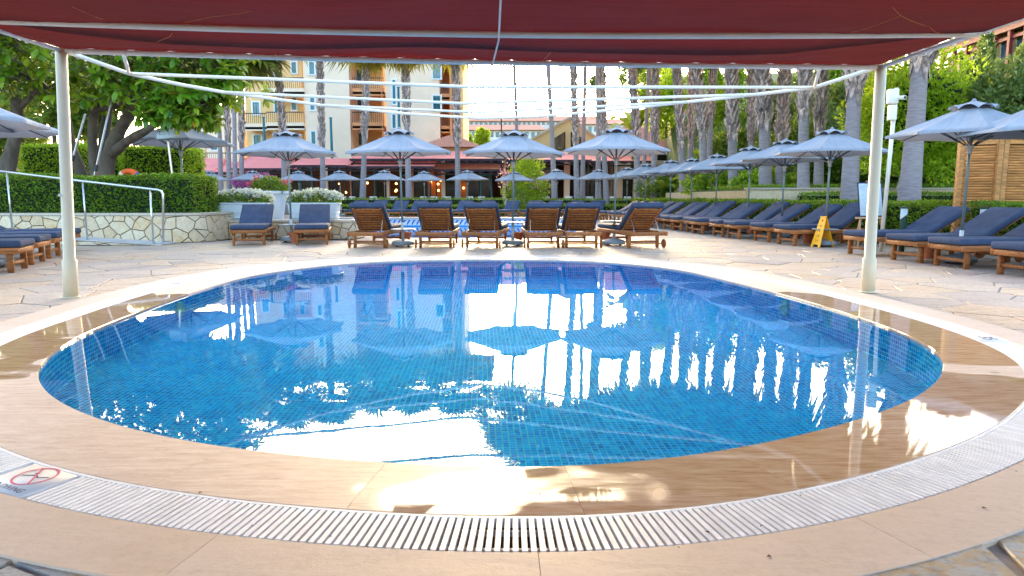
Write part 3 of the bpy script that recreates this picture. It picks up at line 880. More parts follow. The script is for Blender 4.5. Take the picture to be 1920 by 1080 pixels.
# ------------------------------------------------------------------ sun loungers
def make_lounger(full=True, BA=R(31)):
    t = thing("sun_lounger", "", "lounger")
    legm = rbox("leg", (.075, .05, .31), .006, 1, mt_teak)
    for x in (.13, 1.62):
        for s in (-1, 1): link("leg", legm, t, (x, s * .30, .155))
    rail = rbox("side_rail", (1.96, .032, .085), .006, 1, mt_teak)
    for s in (-1, 1): link("side_rail", rail, t, (.99, s * .343, .292))
    endr = rbox("end_rail", (.032, .66, .075), .006, 1, mt_teak)
    for x in (.03, 1.955): link("end_rail", endr, t, (x, 0, .292))
    st = rbox("stretcher", (.035, .56, .045), .005, 1, mt_teak)
    for x in (.13, 1.62): link("stretcher", st, t, (x, 0, .12))
    if full:
        sl = rbox("seat_slat", (.07, .65, .018), .004, 1, mt_teak)
        for k in range(12): link("seat_slat", sl, t, (.12 + k * .098, 0, .325))
    # backrest
    bk = MB()
    def B(u, w, y): return (1.22 + u * math.cos(BA) - w * math.sin(BA), y, .345 + u * math.sin(BA) + w * math.cos(BA))
    st_me = rbox("backrest_frame", (.74, .04, .03), .006, 1, mt_teak)
    bo = None
    top = MB()
    n_ = 12
    prof = []
    for k in range(n_ + 1):
        y = -.275 + .55 * k / n_; prof.append((y, .705 + .022 * math.cos(math.pi * y / .55)))
    for (ya, ua), (yb, ub) in zip(prof[:-1], prof[1:]):
        pts = [B(.66, -.012, ya), B(ua, -.012, ya), B(ub, -.012, yb), B(.66, -.012, yb), B(.66, .012, ya), B(ua, .012, ya), B(ub, .012, yb), B(.66, .012, yb)]
        top.add(pts, [(0, 1, 2, 3), (7, 6, 5, 4), (1, 5, 6, 2), (0, 3, 7, 4)])
    for s in (-1, 1): top.box(B(.36, 0, s * .27), (.75, .042, .03), ry=-BA)
    bo = top.build("backrest", mt_teak, t)
    if full:
        bs = rbox("back_slat", (.046, .51, .022), .004, 1, mt_teak)
        for k in range(8): link("back_slat", bs, bo, B(.05 + k * .082, 0, 0), (0, -BA, 0))
        for s in (-1, 1):
            MB().tube([B(.42, -.02, s * .25), (1.80, s * .27, .31)], .007, 6).build("prop_arm", mt_steel, t)
    wh = MB().lathe([(.0, -.014), (.085, -.014), (.09, -.008), (.09, .008), (.085, .014), (.0, .014)], 18).mesh("wheel", mt_teak)
    for s in (-1, 1): link("wheel", wh, t, (1.76, s * .375, .09), (R(90), 0, 0))
    if full:
        MB().tube([(1.76, -.37, .09), (1.76, .37, .09)], .012, 6).build("axle", mt_teak, t)
    cu = rbox("seat_cushion", (1.23, .69, .095), .036, 3, mt_navy)
    link("seat_cushion", cu, t, (.60, 0, .382))
    cb = rbox("back_cushion", (.82, .69, .10), .038, 3, mt_navy)
    link("back_cushion", cb, t, B(.385, .066, 0), (0, -BA, 0))
    return t
L_full, L_simple, L_steep = make_lounger(True), make_lounger(False), make_lounger(True, R(36))
used = set()
def lounger(x, y, rz, label, group, full=True, steep=False):
    src = L_steep if steep else (L_full if full else L_simple)
    o = src if src.name not in used else copy_tree(src)
    used.add(src.name); o.location = (x, y, 0); o.rotation_euler = (0, 0, rz)
    o["label"] = label; o["group"] = group; return o
near_x = [692, 816, 903, 1019, 1091, 1209]
near_r = [-3, 0, -6, 2, 3, 14]
near_l = ["teak lounger seen from behind, standing by the end of the low stone wall",
          "teak lounger seen from behind, second of its row from the low stone wall",
          "teak lounger seen from behind with its navy cushion slipped sideways",
          "teak lounger seen from behind, just beyond the middle parasol stand towards the hedge side",
          "teak lounger seen from behind, between two others and the last parasol stand",
          "teak lounger turned askew, standing alone beyond the last parasol stand of the six-lounger row"]
for px, r_, lb in zip(near_x, near_r, near_l):
    wx, wy = G(px, 465)
    a = R(-90 + r_); c, s = math.cos(a), math.sin(a)
    lounger(wx - 1.70 * c, wy - 1.70 * s, a, lb, "loungers with their backs to the round pool", True, True)
for px, py, lb in ((475, 459, "navy cushioned lounger facing the round pool, beside the white planter next to the hedge"), (592, 458, "navy cushioned lounger facing the round pool, beside a terracotta pot")):
    x, y = G(px, py); lounger(x, y - .28, R(103), lb, "loungers facing the round pool")
RX = lambda y: 7.50 - .128 * y
right_y = [8.62, 9.76, 10.68, 11.86]
right_l = ["navy lounger beside the hedge, cut by the frame edge next to the wooden cabin parasol",
           "navy lounger in front of the louvred cabin with a terracotta pot under its foot end",
           "navy lounger along the hedge, between the cabin parasol and the cream canopy post",
           "navy lounger whose foot end passes behind the cream canopy post by the easel"]
for y, lb in zip(right_y, right_l): lounger(RX(y) - .05 + random.uniform(-.06, .06), y, R(6 + random.uniform(-2, 2)), lb, "loungers along the long hedge")
for i, y in enumerate([14.45, 15.6, 16.75, 17.7, 18.95, 19.75, 20.75, 21.6, 22.7, 23.5, 24.8, 25.7, 27.0, 27.9, 29.2, 30.2]):
    ORD = "third fourth fifth sixth seventh eighth ninth tenth eleventh twelfth thirteenth fourteenth fifteenth sixteenth".split()
    lb = "navy lounger between the yellow wet floor sign and the long hedge" if i == 0 else ("navy lounger next in line after the one behind the yellow floor sign" if i == 1 else "navy lounger along the hedge, %s of its run counted from the yellow floor sign" % ORD[i - 2])
    lounger(RX(y) + random.uniform(-.09, .09), y, R(7 + random.uniform(-3, 3)), lb, "loungers along the long hedge", i < 4, i in (0, 3, 6))
for (x, y), lb in (((-6.68, 9.4), "navy lounger below the ramp, farthest of the four from the handrail"), ((-7.18, 10.5), "navy lounger second of the four with foot ends by the ramp"), ((-7.62, 11.55), "navy lounger third of the four with foot ends by the ramp"), ((-8.02, 12.6), "navy lounger of the four by the ramp, standing closest to the handrail")):
    lounger(x, y, R(180 + 21), lb, "loungers below the ramp")
for i, px in enumerate([665, 700, 741, 775, 819, 859, 900, 946, 988, 1025, 1066, 1103]):
    x, _ = W(px, 400, 32.3); lounger(x, 31.6 + .2 * math.sin(i * 2), R(90 - 3 - i * 1.5), "navy lounger across the far pool, %s of its line counted from the white urn" % "first second third fourth fifth sixth seventh eighth ninth tenth eleventh twelfth".split()[i], "loungers across the far pool", False)

# ------------------------------------------------------------------ parasols
def make_parasol():
    t = thing("parasol", "", "parasol")
    MB().lathe([(.0, .03), (.21, .03), (.235, .045), (.235, .085), (.20, .115), (.05, .15), (.04, .16)], 24).build("base", mt_bas, t, smooth=False)
    wl_ = MB().lathe([(0, -.012), (.03, -.012), (.03, .012), (0, .012)], 10).mesh("castor", mt_dark)
    for k in range(4):
        a = R(45 + 90 * k); link("castor", wl_, t, (.17 * math.cos(a), .17 * math.sin(a), .03), (R(90), 0, a))
    MB().tube([(0, 0, .15), (0, 0, .50)], .029, 12).build("sleeve", mt_plas, t, smooth=True)
    MB().tube([(0, 0, .40), (0, 0, 2.24)], .021, 12).build("pole", mt_alu, t, smooth=True)
    MB().lathe([(.03, 0), (.25, 0), (.265, .012), (.25, .026), (.03, .026)], 24).build("tray", mt_bas, t, (0, 0, .48))
    MB().lathe([(.022, 0), (.035, .01), (.035, .07), (.055, .09), (.055, .13), (.03, .14), (.022, .15)], 14).build("runner_hub", mt_plas, t, (0, 0, 1.62))
    Rr, zr, zt, rv_ = 1.12, 1.90, 2.26, .27
    up = 22.5
    cor = lambda k: (math.cos(R(up + 45 * k)), math.sin(R(up + 45 * k)))
    # one canopy panel, sagging a little between its ribs
    pn = MB(); vv = []; nu, nv = 6, 6
    for j in range(nv + 1):
        f = j / nv; r_ = rv_ * .8 + (Rr - rv_ * .8) * f
        zz = zt + (zr - zt) * f - .035 * math.sin(math.pi * f) * .2
        for i in range(nu + 1):
            g = i / nu; c0_, s0_ = math.cos(R(-22.5)), math.sin(R(-22.5)); c1_, s1_ = c0_, -s0_
            x = r_ * (c0_ + (c1_ - c0_) * g); y = r_ * (s0_ + (s1_ - s0_) * g)
            bow = math.sin(math.pi * g) * f
            vv.append((x - .05 * bow * f, y, zz - .045 * math.sin(math.pi * g) * math.sin(math.pi * f) + .012 * bow * (f ** 6)))
    for i in range(nu + 1):                # short hem
        x, y, z = vv[nv * (nu + 1) + i]; vv.append((x - .004, y, z - .035))
    w = nu + 1
    pn.add(vv, [(j * w + i, (j + 1) * w + i, (j + 1) * w + i + 1, j * w + i + 1) for j in range(nv + 1) for i in range(nu)])
    pm = pn.mesh("canopy_panel", mt_par, True)
    for k in range(8): link("canopy_panel", pm, t, (0, 0, 0), (0, 0, R(45 * k + 45)))
    rib = MB()
    a = (.05, 0, zt - .05); b = (Rr * .985, 0, zr - .018)
    rib.tube([a, b], [.010, .008], 5); rm = rib.mesh("rib", mt_dark)
    stt = MB().tube([(.05, 0, 1.74), (.56, 0, zt + (zr - zt) * .47 - .05)], .008, 5).mesh("strut", mt_dark)
    for k in range(8):
        link("rib", rm, t, (0, 0, 0), (0, 0, R(up + 45 * k))); link("strut", stt, t, (0, 0, 0), (0, 0, R(up + 45 * k)))
    # vent cap: drawn down at the ribs, lifted into dark openings between them
    cap = MB(); vv = [(0, 0, zt + .125)]; K = 64; dark = MB()
    for j, f in enumerate((.35, .7, 1.0)):
        for k in range(K):
            a = 2 * math.pi * k / K; lift = abs(math.sin(4 * (a - R(up)))) 
            r_ = .315 * f * (1 - .03 * lift)
            zb = zt + .125 - .10 * f - .035 * f ** 3
            vv.append((r_ * math.cos(a), r_ * math.sin(a), zb + .062 * (lift ** .8) * f ** 3))
    ff = [(0, 1 + k, 1 + (k + 1) % K) for k in range(K)]
    for j in range(2):
        for k in range(K): ff.append((1 + j * K + k, 1 + (j + 1) * K + k, 1 + (j + 1) * K + (k + 1) % K, 1 + j * K + (k + 1) % K))
    cap.add(vv, ff); cap.build("vent_cap", mt_par, t, smooth=True)
    MB().lathe([(.225, -.02), (.215, .05), (.0, .10)], 16).build("vent_shade", mt_par_in, t, (0, 0, zt - .01))  # dark cone under the cap, painting the shade seen through its openings
    MB().lathe([(.0, .10), (.03, .10), (.035, .125), (.02, .15), (.0, .155)], 10).build("finial", mt_par, t, (0, 0, zt))
    return t
PAR = make_parasol(); par_used = False
def parasol(x, y, label, group, rz=0.0, sc=1.0, tray=None):
    global par_used
    o = PAR if not par_used else copy_tree(PAR); par_used = True
    o.location = (x, y, 0); o.rotation_euler = (R(random.uniform(-.9, .9)), R(random.uniform(-.9, .9)), rz); sc *= random.uniform(.985, 1.02); o.scale = (sc,) * 3; o["label"] = label; o["group"] = group
    if tray is not None:
        for c in o.children:
            if c.name.startswith("tray"): c.location.z = tray
    return o
gp = "parasols among the loungers by the round pool"
for px, py, lb, tr, rz in ((756, 462, "grey parasol standing between the first and second lounger of the row seen from behind", .34, .1), (961, 461, "grey parasol standing in the middle of the six loungers seen from behind", .48, 0), (1151, 460, "grey parasol beside the lounger turned askew at the end of the six", .48, -.15)):
    x, y = G(px, py); parasol(x, y, lb, gp, rz, 1.0, tr)
parasol(-4.95, 15.35, "grey parasol between the two loungers facing the round pool before the white planters", gp, .2, 1.02, .36)
gr = "parasols along the long hedge"
for px, Y, lb in ((1806, 10.35, "grey parasol in front of the louvred wooden cabin"), (1962, 9.3, "grey parasol cut by the frame edge beyond the louvred cabin"), (1549, 14.0, "grey parasol rising behind the yellow wet floor sign"), (1466, 16.9, "grey parasol next along the hedge after the one behind the floor sign")):
    x, _ = W(px, 400, Y); parasol(x, Y, lb, gr, px * .01)
for (px, Y), od in zip(((1402, 19.3), (1342, 21.9), (1296, 24.2), (1256, 26.6), (1210, 29.2), (1175, 31.8)), ("third", "fourth", "fifth", "sixth", "seventh", "eighth")):
    x, _ = W(px, 400, Y); parasol(x, Y, "grey parasol along the hedge, %s counted from the one behind the yellow floor sign" % od, gr, px * .01)
for (px, Y), lb in zip(((1121, 34.3), (1044, 35.5), (964, 36.3), (878, 36.5), (797, 36.5), (722, 36.5), (640, 36.3), (563, 35.8), (476, 36), (396, 36), (360, 37)),
        ("before the palms right of the ochre gable", "between the oleander and the ochre gable's palms", "right in front of the oleander", "just beyond the palm at the hotel's corner", "between the hotel's corner palm and the mast palm", "between the orange balcony palm and the mast palm", "beside the orange balcony palm and plain hotel wall", "behind the parasol at the white troughs", "in front of the magenta bougainvillea", "before the cluster of four slender palms", "peeping past the end of the clipped hedge")):
    x, _ = W(px, 400, Y); parasol(x, Y, "pale grey parasol across the far pool, " + lb, "parasols before the restaurant", px * .013)
parasol(-6.72, 8.1, "grey parasol at the frame edge, its rim above the loungers below the ramp", "parasols below the ramp", .3)
parasol(-7.50, 9.72, "grey parasol whose rim reaches behind the cream post by the ramp", "parasols below the ramp", .1)
x, _ = W(340, 300, 19.6); tag(parasol(x, 19.6, "large grey parasol on a dark pole under the rubber tree", "parasols below the ramp", .2, 1.32))

# ------------------------------------------------------------------ terracotta pots
pot_me = MB().lathe([(.0, .01), (.085, .0), (.115, .19), (.13, .19), (.135, .235), (.118, .235), (.105, .19), (.0, .18)], 20).mesh("flower_pot", mt_terra, False)
for px, py, lb in ((761, 455, "empty terracotta pot behind the parasol stand beside the far pool's first two loungers"), (971, 455, "empty terracotta pot behind the middle parasol stand of the six loungers"), (1133, 457, "empty terracotta pot beside the parasol stand nearest the askew lounger"),
                   (553, 455, "empty terracotta pot beside the parasol base before the white planters"), (1514, 456, "empty terracotta pot behind the yellow wet floor sign"), (1742, 484, "empty terracotta pot under the lounger in front of the louvred cabin")):
    x, y = G(px, py); tag(link("flower_pot", pot_me, None, (x, y, -.001)), lb, "flower pot", "terracotta pots by the loungers")
for px, py in ((1245, 430), (1382, 438), (1300, 432), (1310, 418)):
    x, y = G(px, py); tag(link("flower_pot", pot_me, None, (x + .35, y, -.001)), "terracotta pot half hidden under the receding lounger row by the hedge", "flower pot", "terracotta pots by the loungers")
for px in (644, 885, 1135):
    x, y = G(px, 400); tag(link("flower_pot", pot_me, None, (x, y, -.001)), "terracotta pot among the loungers across the far pool", "flower pot", "terracotta pots by the loungers")

# ------------------------------------------------------------------ stone walls by the ramp
def path_fn(path):
    P = np.array(path, float); s = np.r_[0, np.cumsum(np.hypot(*np.diff(P, axis=0).T))]
    def f(u):
        x = np.interp(u, s, P[:, 0]); y = np.interp(u, s, P[:, 1])
        e = .12; x2 = np.interp(min(u + e, s[-1]), s, P[:, 0]) - np.interp(max(u - e, 0), s, P[:, 0]); y2 = np.interp(min(u + e, s[-1]), s, P[:, 1]) - np.interp(max(u - e, 0), s, P[:, 1])
        l = math.hypot(x2, y2); return x, y, y2 / l, -x2 / l         # right-hand normal = outward
    return f, s[-1]
def clip_rect(poly, a0, a1, b0, b1):
    for ax, v, sg in ((0, a0, 1), (0, a1, -1), (1, b0, 1), (1, b1, -1)):
        new = []
        for k in range(len(poly)):
            p, q = poly[k], poly[(k + 1) % len(poly)]; dp, dq = (p[ax] - v) * sg, (q[ax] - v) * sg
            if dp >= 0: new.append(p)
            if dp * dq < 0:
                t = dp / (dp - dq); new.append((p[0] + (q[0] - p[0]) * t, p[1] + (q[1] - p[1]) * t))
        poly = new
        if len(poly) < 3: return None
    return poly
def stone_wall(name, label, path, h, thick, size, cap=.055, top_fn=None, loc=None):
    f, L_ = path_fn(path)
    x0, y0, _, _ = f(0); t = thing(name, label, "wall", (x0, y0, 0)); b0 = Vector((x0, y0, 0))
    hh = lambda u: top_fn(u) if top_fn else h
    core = MB(); vv = []; K = int(L_ / .1) + 1
    us = np.linspace(0, L_, K)
    for u in us:
        x, y, nx, ny = f(u)
        vv += [(x, y, -.03), (x, y, hh(u)), (x - nx * thick, y - ny * thick, hh(u)), (x - nx * thick, y - ny * thick, -.03)]
    ff = []
    for i in range(K - 1):
        for a in range(4):
            b = (a + 1) % 4; ff.append((i * 4 + a, i * 4 + b, i * 4 + 4 + b, i * 4 + 4 + a))
    ff += [(0, 3, 2, 1), tuple((K - 1) * 4 + a for a in range(4))]
    core.add(vv, ff); core.build("mortar_core", mt_mortar, t, tuple(-b0))
    sd = jitter(-.1, L_ + .2, -.05, h + .1, size, size * .8, .45)
    for poly in voronoi(sd, size * 2):
        if len(poly) < 3: continue
        poly = clip_rect(poly, .0, L_, .0, h)
        if not poly: continue
        poly = shrink(poly, .009)
        if not poly: continue
        if top_fn: poly = [(p[0], min(p[1], hh(p[0]) - .008)) for p in poly]
        dense = []
        for k in range(len(poly)):
            p, q = poly[k], poly[(k + 1) % len(poly)]; m_ = max(1, int(math.hypot(q[0] - p[0], q[1] - p[1]) / .13))
            dense += [(p[0] + (q[0] - p[0]) * i / m_, p[1] + (q[1] - p[1]) * i / m_) for i in range(m_)]
        poly = dense
        th = random.uniform(.014, .026); mb = MB(); n_ = len(poly)
        cs_, cz = sum(p[0] for p in poly) / n_, sum(p[1] for p in poly) / n_
        if cz < .01: continue
        def mp(s_, z_, d): 
            x, y, nx, ny = f(min(max(s_, 0), L_)); return (x + nx * d - b0.x, y + ny * d - b0.y, z_)
        vv = [mp(p[0], p[1], -.004) for p in poly] + [mp(p[0], p[1], th - .006) for p in poly] + [mp(cs_ + (p[0] - cs_) * .94, cz + (p[1] - cz) * .94, th) for p in poly] + [mp(cs_, cz, th + .004)]
        ff = [(l * n_ + i, l * n_ + (i + 1) % n_, (l + 1) * n_ + (i + 1) % n_, (l + 1) * n_ + i) for l in range(2) for i in range(n_)] + [(2 * n_ + i, 2 * n_ + (i + 1) % n_, 3 * n_) for i in range(n_)]
        mb.add(vv, ff).build("stone", mt_wallst, t)
    if cap:
        u = 0.0
        while u < L_ - .05:
            w = min(random.uniform(.35, .6), L_ - u); mb = MB(); k = 5; vv = []
            for q in np.linspace(u + .004, u + w - .004, k):
                x, y, nx, ny = f(q)
                vv += [(x + nx * .035 - b0.x, y + ny * .035 - b0.y, h + .001), (x + nx * .035 - b0.x, y + ny * .035 - b0.y, h + cap), (x - nx * .28 - b0.x, y - ny * .28 - b0.y, h + cap), (x - nx * .28 - b0.x, y - ny * .28 - b0.y, h + .001)]
            ff = [(i * 4 + a, i * 4 + (a + 1) % 4, i * 4 + 4 + (a + 1) % 4, i * 4 + 4 + a) for i in range(k - 1) for a in range(4)] + [(0, 3, 2, 1), tuple((k - 1) * 4 + a for a in range(4))]
            mb.add(vv, ff).build("cap_stone", mt_cap, t); u += w
    return t
arc = [(-7.55 + .72 * math.sin(a), 15.82 - .72 * math.cos(a)) for a in np.linspace(0, R(90), 8)]
stone_wall("stone_wall", "cream crazy paved stone wall under the long clipped hedge beside the ramp", [(-15.5, 15.1)] + arc + [(-6.83, 17.4)], .60, .3, .30)
stone_wall("stone_wall", "low crazy paved stone wall carrying the white flower planters", [(-6.8, 16.45), (-3.80, 16.45), (-3.78, 16.5), (-3.78, 17.5)], .40, .3, .25)
tag(MB().box((-5.2, 17.1, .215), (2.7, .75, .45)).build("planter_bed", mt_cap), "flat stone top behind the low wall where the white planters stand", "stone ledge")
# ramp up to the left and its stone side
rz_ = lambda x: max(0.0, (-7.35 - x) * .062)
rp = MB(); xs = np.linspace(-15.5, -7.35, 12); vv = []
for x in xs: vv += [(x, 14.30, -.03), (x, 14.30, rz_(x) + .012), (x, 15.11, rz_(x) + .012), (x, 15.11, -.03)]
rp.add(vv, [(i * 4 + a, i * 4 + a + 1, i * 4 + 5 + a, i * 4 + 4 + a) for i in range(11) for a in range(3)] + [(0, 1, 2, 3)])
tag(rp.build("ramp", mt_conc), kind="structure")
stone_wall("ramp_kerb", "low stone faced kerb along the open side of the ramp", [(-13.5, 14.29), (-7.5, 14.29)], .40, .03, .34, 0, lambda u: max(.004, rz_(-13.5 + u) - .005))
# handrail
hr = thing("handrail", "polished steel handrail sloping along the ramp beside the hedge wall", "handrail", (-7.6, 14.45, 0)); h0 = Vector((-7.6, 14.45, 0))
def hp(px, py): x, z = W(px, py, 14.45); return Vector((x, 14.45, z)) - h0
e1, e0 = hp(297, 356), hp(-60, 314)
bend = [hp(297, 356), hp(302, 358), hp(305, 363), hp(306, 372)]
base = W(306, 461, 14.45); bt = Vector((base[0], 14.45, rz_(base[0]) + .01)) - h0
MB().tube([e0, hp(150, 339)] + bend + [bt], .024, 12).build("top_rail", mt_steel, hr, smooth=True)
fl_me = MB().lathe([(.05, .0), (.05, .008), (.025, .014)], 16).mesh("floor_flange", mt_steel)
link("floor_flange", fl_me, hr, bt)
for px, py in ((281, 356), (155, 341), (13, 324)):
    tp = hp(px, py); gx_ = tp.x + h0.x; zb = rz_(gx_) + .01
    MB().tube([tp + Vector((0, 0, -.03)), (tp.x, tp.y, zb)], .019, 10).build("baluster", mt_steel, hr, smooth=True)
    MB().tube([tp, tp + Vector((0, 0, -.06))], .010, 8).build("bracket", mt_steel, hr)
    link("floor_flange", fl_me, hr, (tp.x, tp.y, zb))

# ------------------------------------------------------------------ hedges on the left, rubber trees
hedge("clipped_hedge", "long dark green clipped hedge on the stone wall behind the handrail", -15.4, -7.12, 15.38, 16.7, .60, 1.46, 26000, .062, mt_hedge)
def cube_hedge(px0, px1, py0, py1, Y, dep, label):
    x0, z1 = W(px0, py0, Y); x1, z0 = W(px1, py1, Y)
    return hedge("cube_hedge", label, x0, x1, Y, Y + dep, 0.0, z1, int(6500 * (x1 - x0) * 1.1), .085, mt_hedge2)
cube_hedge(34, 148, 272, 330, 21.5, 1.6, "bright green box cut hedge between the slide and the rubber tree trunks")
cube_hedge(225, 341, 275, 330, 21.5, 1.6, "bright green box cut hedge behind the lifebuoy")
cube_hedge(150, 225, 285, 330, 23.8, 1.2, "bright green box cut hedge seen between the rubber tree trunks")

def rubber_leaf():
    P = [(0, 0, 0), (.25, .20, .05), (.25, -.20, .05), (.55, .24, .06), (.55, -.24, .06), (.82, .14, .0), (.82, -.14, .0), (1, 0, -.08), (.25, 0, 0), (.55, 0, -.01), (.82, 0, -.04)]
    F = [(0, 8, 1), (0, 2, 8), (8, 9, 3, 1), (8, 2, 4, 9), (9, 10, 5, 3), (9, 4, 6, 10), (10, 7, 5), (10, 6, 7)]
    return np.array(P), F
LP, LF = rubber_leaf()
leaf_mes = MB().add(LP, LF).mesh("leaf", mt_fic, True)
leaf_yel = MB().add(LP, LF).mesh("leaf", mt_fold, True)
def rubber_tree(label, base, trunks, boxes, nclus, seed, nparts):
    r = random.Random(seed); t = thing("rubber_tree", label, "tree", base); b0 = Vector(base)
    tips = []
    for pts, r0, r1 in trunks:
        k = len(pts)
        sm = []
        for i in range(k - 1):
            for q in (0, .33, .66): sm.append(Vector(pts[i]).lerp(Vector(pts[i + 1]), q))
        sm.append(Vector(pts[-1]))
        for _ in range(2): sm = [sm[0]] + [(sm[i - 1] + sm[i] * 2 + sm[i + 1]) / 4 for i in range(1, len(sm) - 1)] + [sm[-1]]
        kk = len(sm)
        MB().tube([p - b0 for p in sm], [(r0 + (r1 - r0) * i / (kk - 1)) * (1 + .08 * math.sin(i * 1.9)) for i in range(kk)], 12).build("trunk" if r0 > .1 else "limb", mt_bark, t, smooth=True)
        tips += sm[-4:]
    leaves = []
    twig = MB()
    for _ in range(nclus):
        bx = r.choices(boxes, [b[6] for b in boxes])[0]
        c = Vector((r.uniform(bx[0], bx[1]), r.uniform(bx[2], bx[3]), r.uniform(bx[4], bx[5])))
        tp = min(tips, key=lambda q: (q - c).length)
        d0 = (c - tp).normalized() if (c - tp).length > .1 else Vector((0, 0, 1))
        d0 = (d0 + Vector((r.uniform(-.5, .5), r.uniform(-.9, .2), r.uniform(-.2, .5)))).normalized()
        twig.tube([c - b0 - d0 * .45, c - b0], [.014, .008], 5)
        m_ = r.randint(6, 9)
        for k in range(m_):
            a = 2 * math.pi * k / m_ + r.uniform(-.4, .4); o1 = d0.orthogonal().normalized(); o2 = d0.cross(o1)
            dr = (o1 * math.cos(a) + o2 * math.sin(a)) * r.uniform(.7, 1.2) + d0 * r.uniform(.1, .8) + Vector((0, 0, -.35))
            dr.normalize(); s_ = r.uniform(.20, .31)
            up_ = Vector((r.uniform(-.5, .5), r.uniform(-.9, .1), 1.0)); y_ = up_.cross(dr).normalized(); z_ = dr.cross(y_)
            mat_ = Matrix(((dr.x, y_.x, z_.x), (dr.y, y_.y, z_.y), (dr.z, y_.z, z_.z))) * s_
            leaves.append((c - b0 - d0 * r.uniform(0, .12), mat_))
    twig.build("twig", mt_bark, t)["kind"] = "stuff"
    def key(l):
        p = l[0] + b0; px, py, dep = proj(*p)
        ok = 0 < px < 500 and 40 < py < 300
        return dep if ok else dep + 100
    leaves.sort(key=key)
    V = []
    for i, (p, m3) in enumerate(leaves):
        if i < nparts:
            o = link("leaf", leaf_yel if r.random() < .05 else leaf_mes, t); o.matrix_local = Matrix.Translation(p) @ m3.to_4x4()
        else:
            V.append(LP @ np.array(m3).T + np.array(p))
    if V:
        mb = MB()
        for q in V: mb.add(q.tolist(), LF)
        o = mb.build("foliage", mt_fic, t, smooth=True); o["kind"] = "stuff"
    return t
def at(px, py, Y): x, z = W(px, py, Y); return (x, Y, z)
bx0, bz0 = W(185, 330, 18.4)
trunks = [([at(186, 372, 18.5), at(178, 330, 18.5), at(172, 260, 18.4), at(176, 205, 18.3), at(196, 165, 18)], .155, .09),
          ([at(197, 372, 18.4), at(197, 325, 18.4), at(205, 285, 18.3), at(226, 240, 18.1), at(250, 205, 17.8), at(262, 150, 17.5)], .24, .10),
          ([at(208, 290, 18.3), at(240, 262, 17.9), at(285, 240, 17.4), at(320, 205, 17.0), at(380, 150, 16.8)], .14, .05),
          ([at(178, 372, 18.7), at(152, 325, 18.7), at(130, 270, 18.8), at(122, 215, 18.8), at(130, 150, 18.5)], .17, .10),
          ([at(195, 320, 18.6), at(193, 260, 18.8), at(205, 200, 18.9), at(220, 130, 19)], .16, .09),
          ([at(176, 206, 18.3), at(200, 203, 18), at(230, 195, 17.6), at(270, 165, 17.2)], .08, .04),
          ([at(124, 200, 18.6), at(80, 160, 17.6), at(30, 130, 17)], .09, .05),
          ([at(380, 160, 16.8), at(430, 130, 17.0)], .05, .03)]
boxes = [(-9.6, -6.9, 15.9, 18.2, 3.35, 5.9, 4.2), (-8.5, -7.2, 15.8, 17.6, 2.75, 3.5, 1.4), (-13, -9.3, 15.6, 18.6, 3.75, 6.2, 3.6), (-11.5, -9.8, 16.5, 18.6, 3.3, 3.8, .5), (-10.4, -7, 17.8, 20.5, 3.6, 6.5, 1.2), (-7.2, -6.55, 16.4, 17.6, 3.2, 4.6, .7)]
rubber_tree("big leafed rubber tree with several grey trunks behind the clipped hedge", (bx0, 18.4, -.02), trunks, boxes, 980, 5, 290)
x2, _ = W(30, 330, 17.6)
rubber_tree("rubber tree with a curved trunk beside the red slide", (x2, 17.6, -.02), [([at(14, 372, 17.6), at(12, 320, 17.6), at(26, 270, 17.6), at(34, 225, 17.5), at(30, 185, 17.3)], .20, .12), ([at(34, 205, 17.4), at(60, 180, 17.2), at(85, 150, 17)], .07, .04)],
            [(-14.5, -11.4, 15.2, 18, 3.6, 5.9, 2)], 260, 9, 0)
# lifebuoy on a stake, slide, plan board
x, z = W(243, 331, 17.4)
lb = thing("lifebuoy", "orange ring lifebuoy with blue bands hanging behind the hedge", "lifebuoy", (x, 17.4, 0))
tor = lambda a0, a1, rr, n_: MB().tube([(.27 * math.cos(a), 0, .27 * math.sin(a)) for a in np.linspace(a0, a1, n_)], rr, 10)
tor(0, 6.2832, .07, 37).build("ring", mt_buoy, lb, (0, 0, 1.38), True)
for k in range(4): tor(.6 + k * 1.57, .85 + k * 1.57, .073, 5).build("band", mt_blue if k % 2 == 0 else mt_white, lb, (0, 0, 1.38), True)
MB().tube([(0, .1, -.02), (0, .1, 1.62)], .025, 8).build("stake", mt_steel, lb)
x, _ = W(312, 300, 17.6)
ps = thing("notice_board", "white plan board tilted on a thin steel post above the hedge", "sign", (x + .1, 17.6, 0))
MB().tube([(.12, 0, -.02), (-.03, 0, 2.4)], .03, 8).build("post", mt_steel, ps)
b = rbox("board", (.44, .02, .28), .008, 2, mt_board); link("board", b, ps, (-.06, -.05, 2.60), (R(-18), R(-5), 0))
pl = MB()
for (a, c, w_, h_) in ((-.1, .05, .12, .006), (.06, .04, .006, .08), (-.05, -.03, .16, .006), (.1, -.04, .006, .07), (-.14, 0, .006, .09), (.02, .08, .2, .005)): pl.box((a, -.0115, c), (w_, .001, h_))
pl.build("plan_lines", mt_ink, ps, (-.06, -.05, 2.60)).rotation_euler = (R(-18), R(-5), 0)
sl = thing("water_slide", "red plastic tube of a water slide behind the hedge at the tree", "slide", (-14.7, 18.9, 0))
MB().tube([(-1.5, .3, .4), (-.5, .2, .9), (.35, 0, 1.6), (.45, 0, 2.2), (-.2, .1, 2.65), (-1.5, .3, 2.8)], .26, 14).build("chute", mt_slide, sl, smooth=True)
MB().tube([(.3, .35, -.02), (.4, .25, 1.8)], .05, 8).build("support", mt_dark, sl)
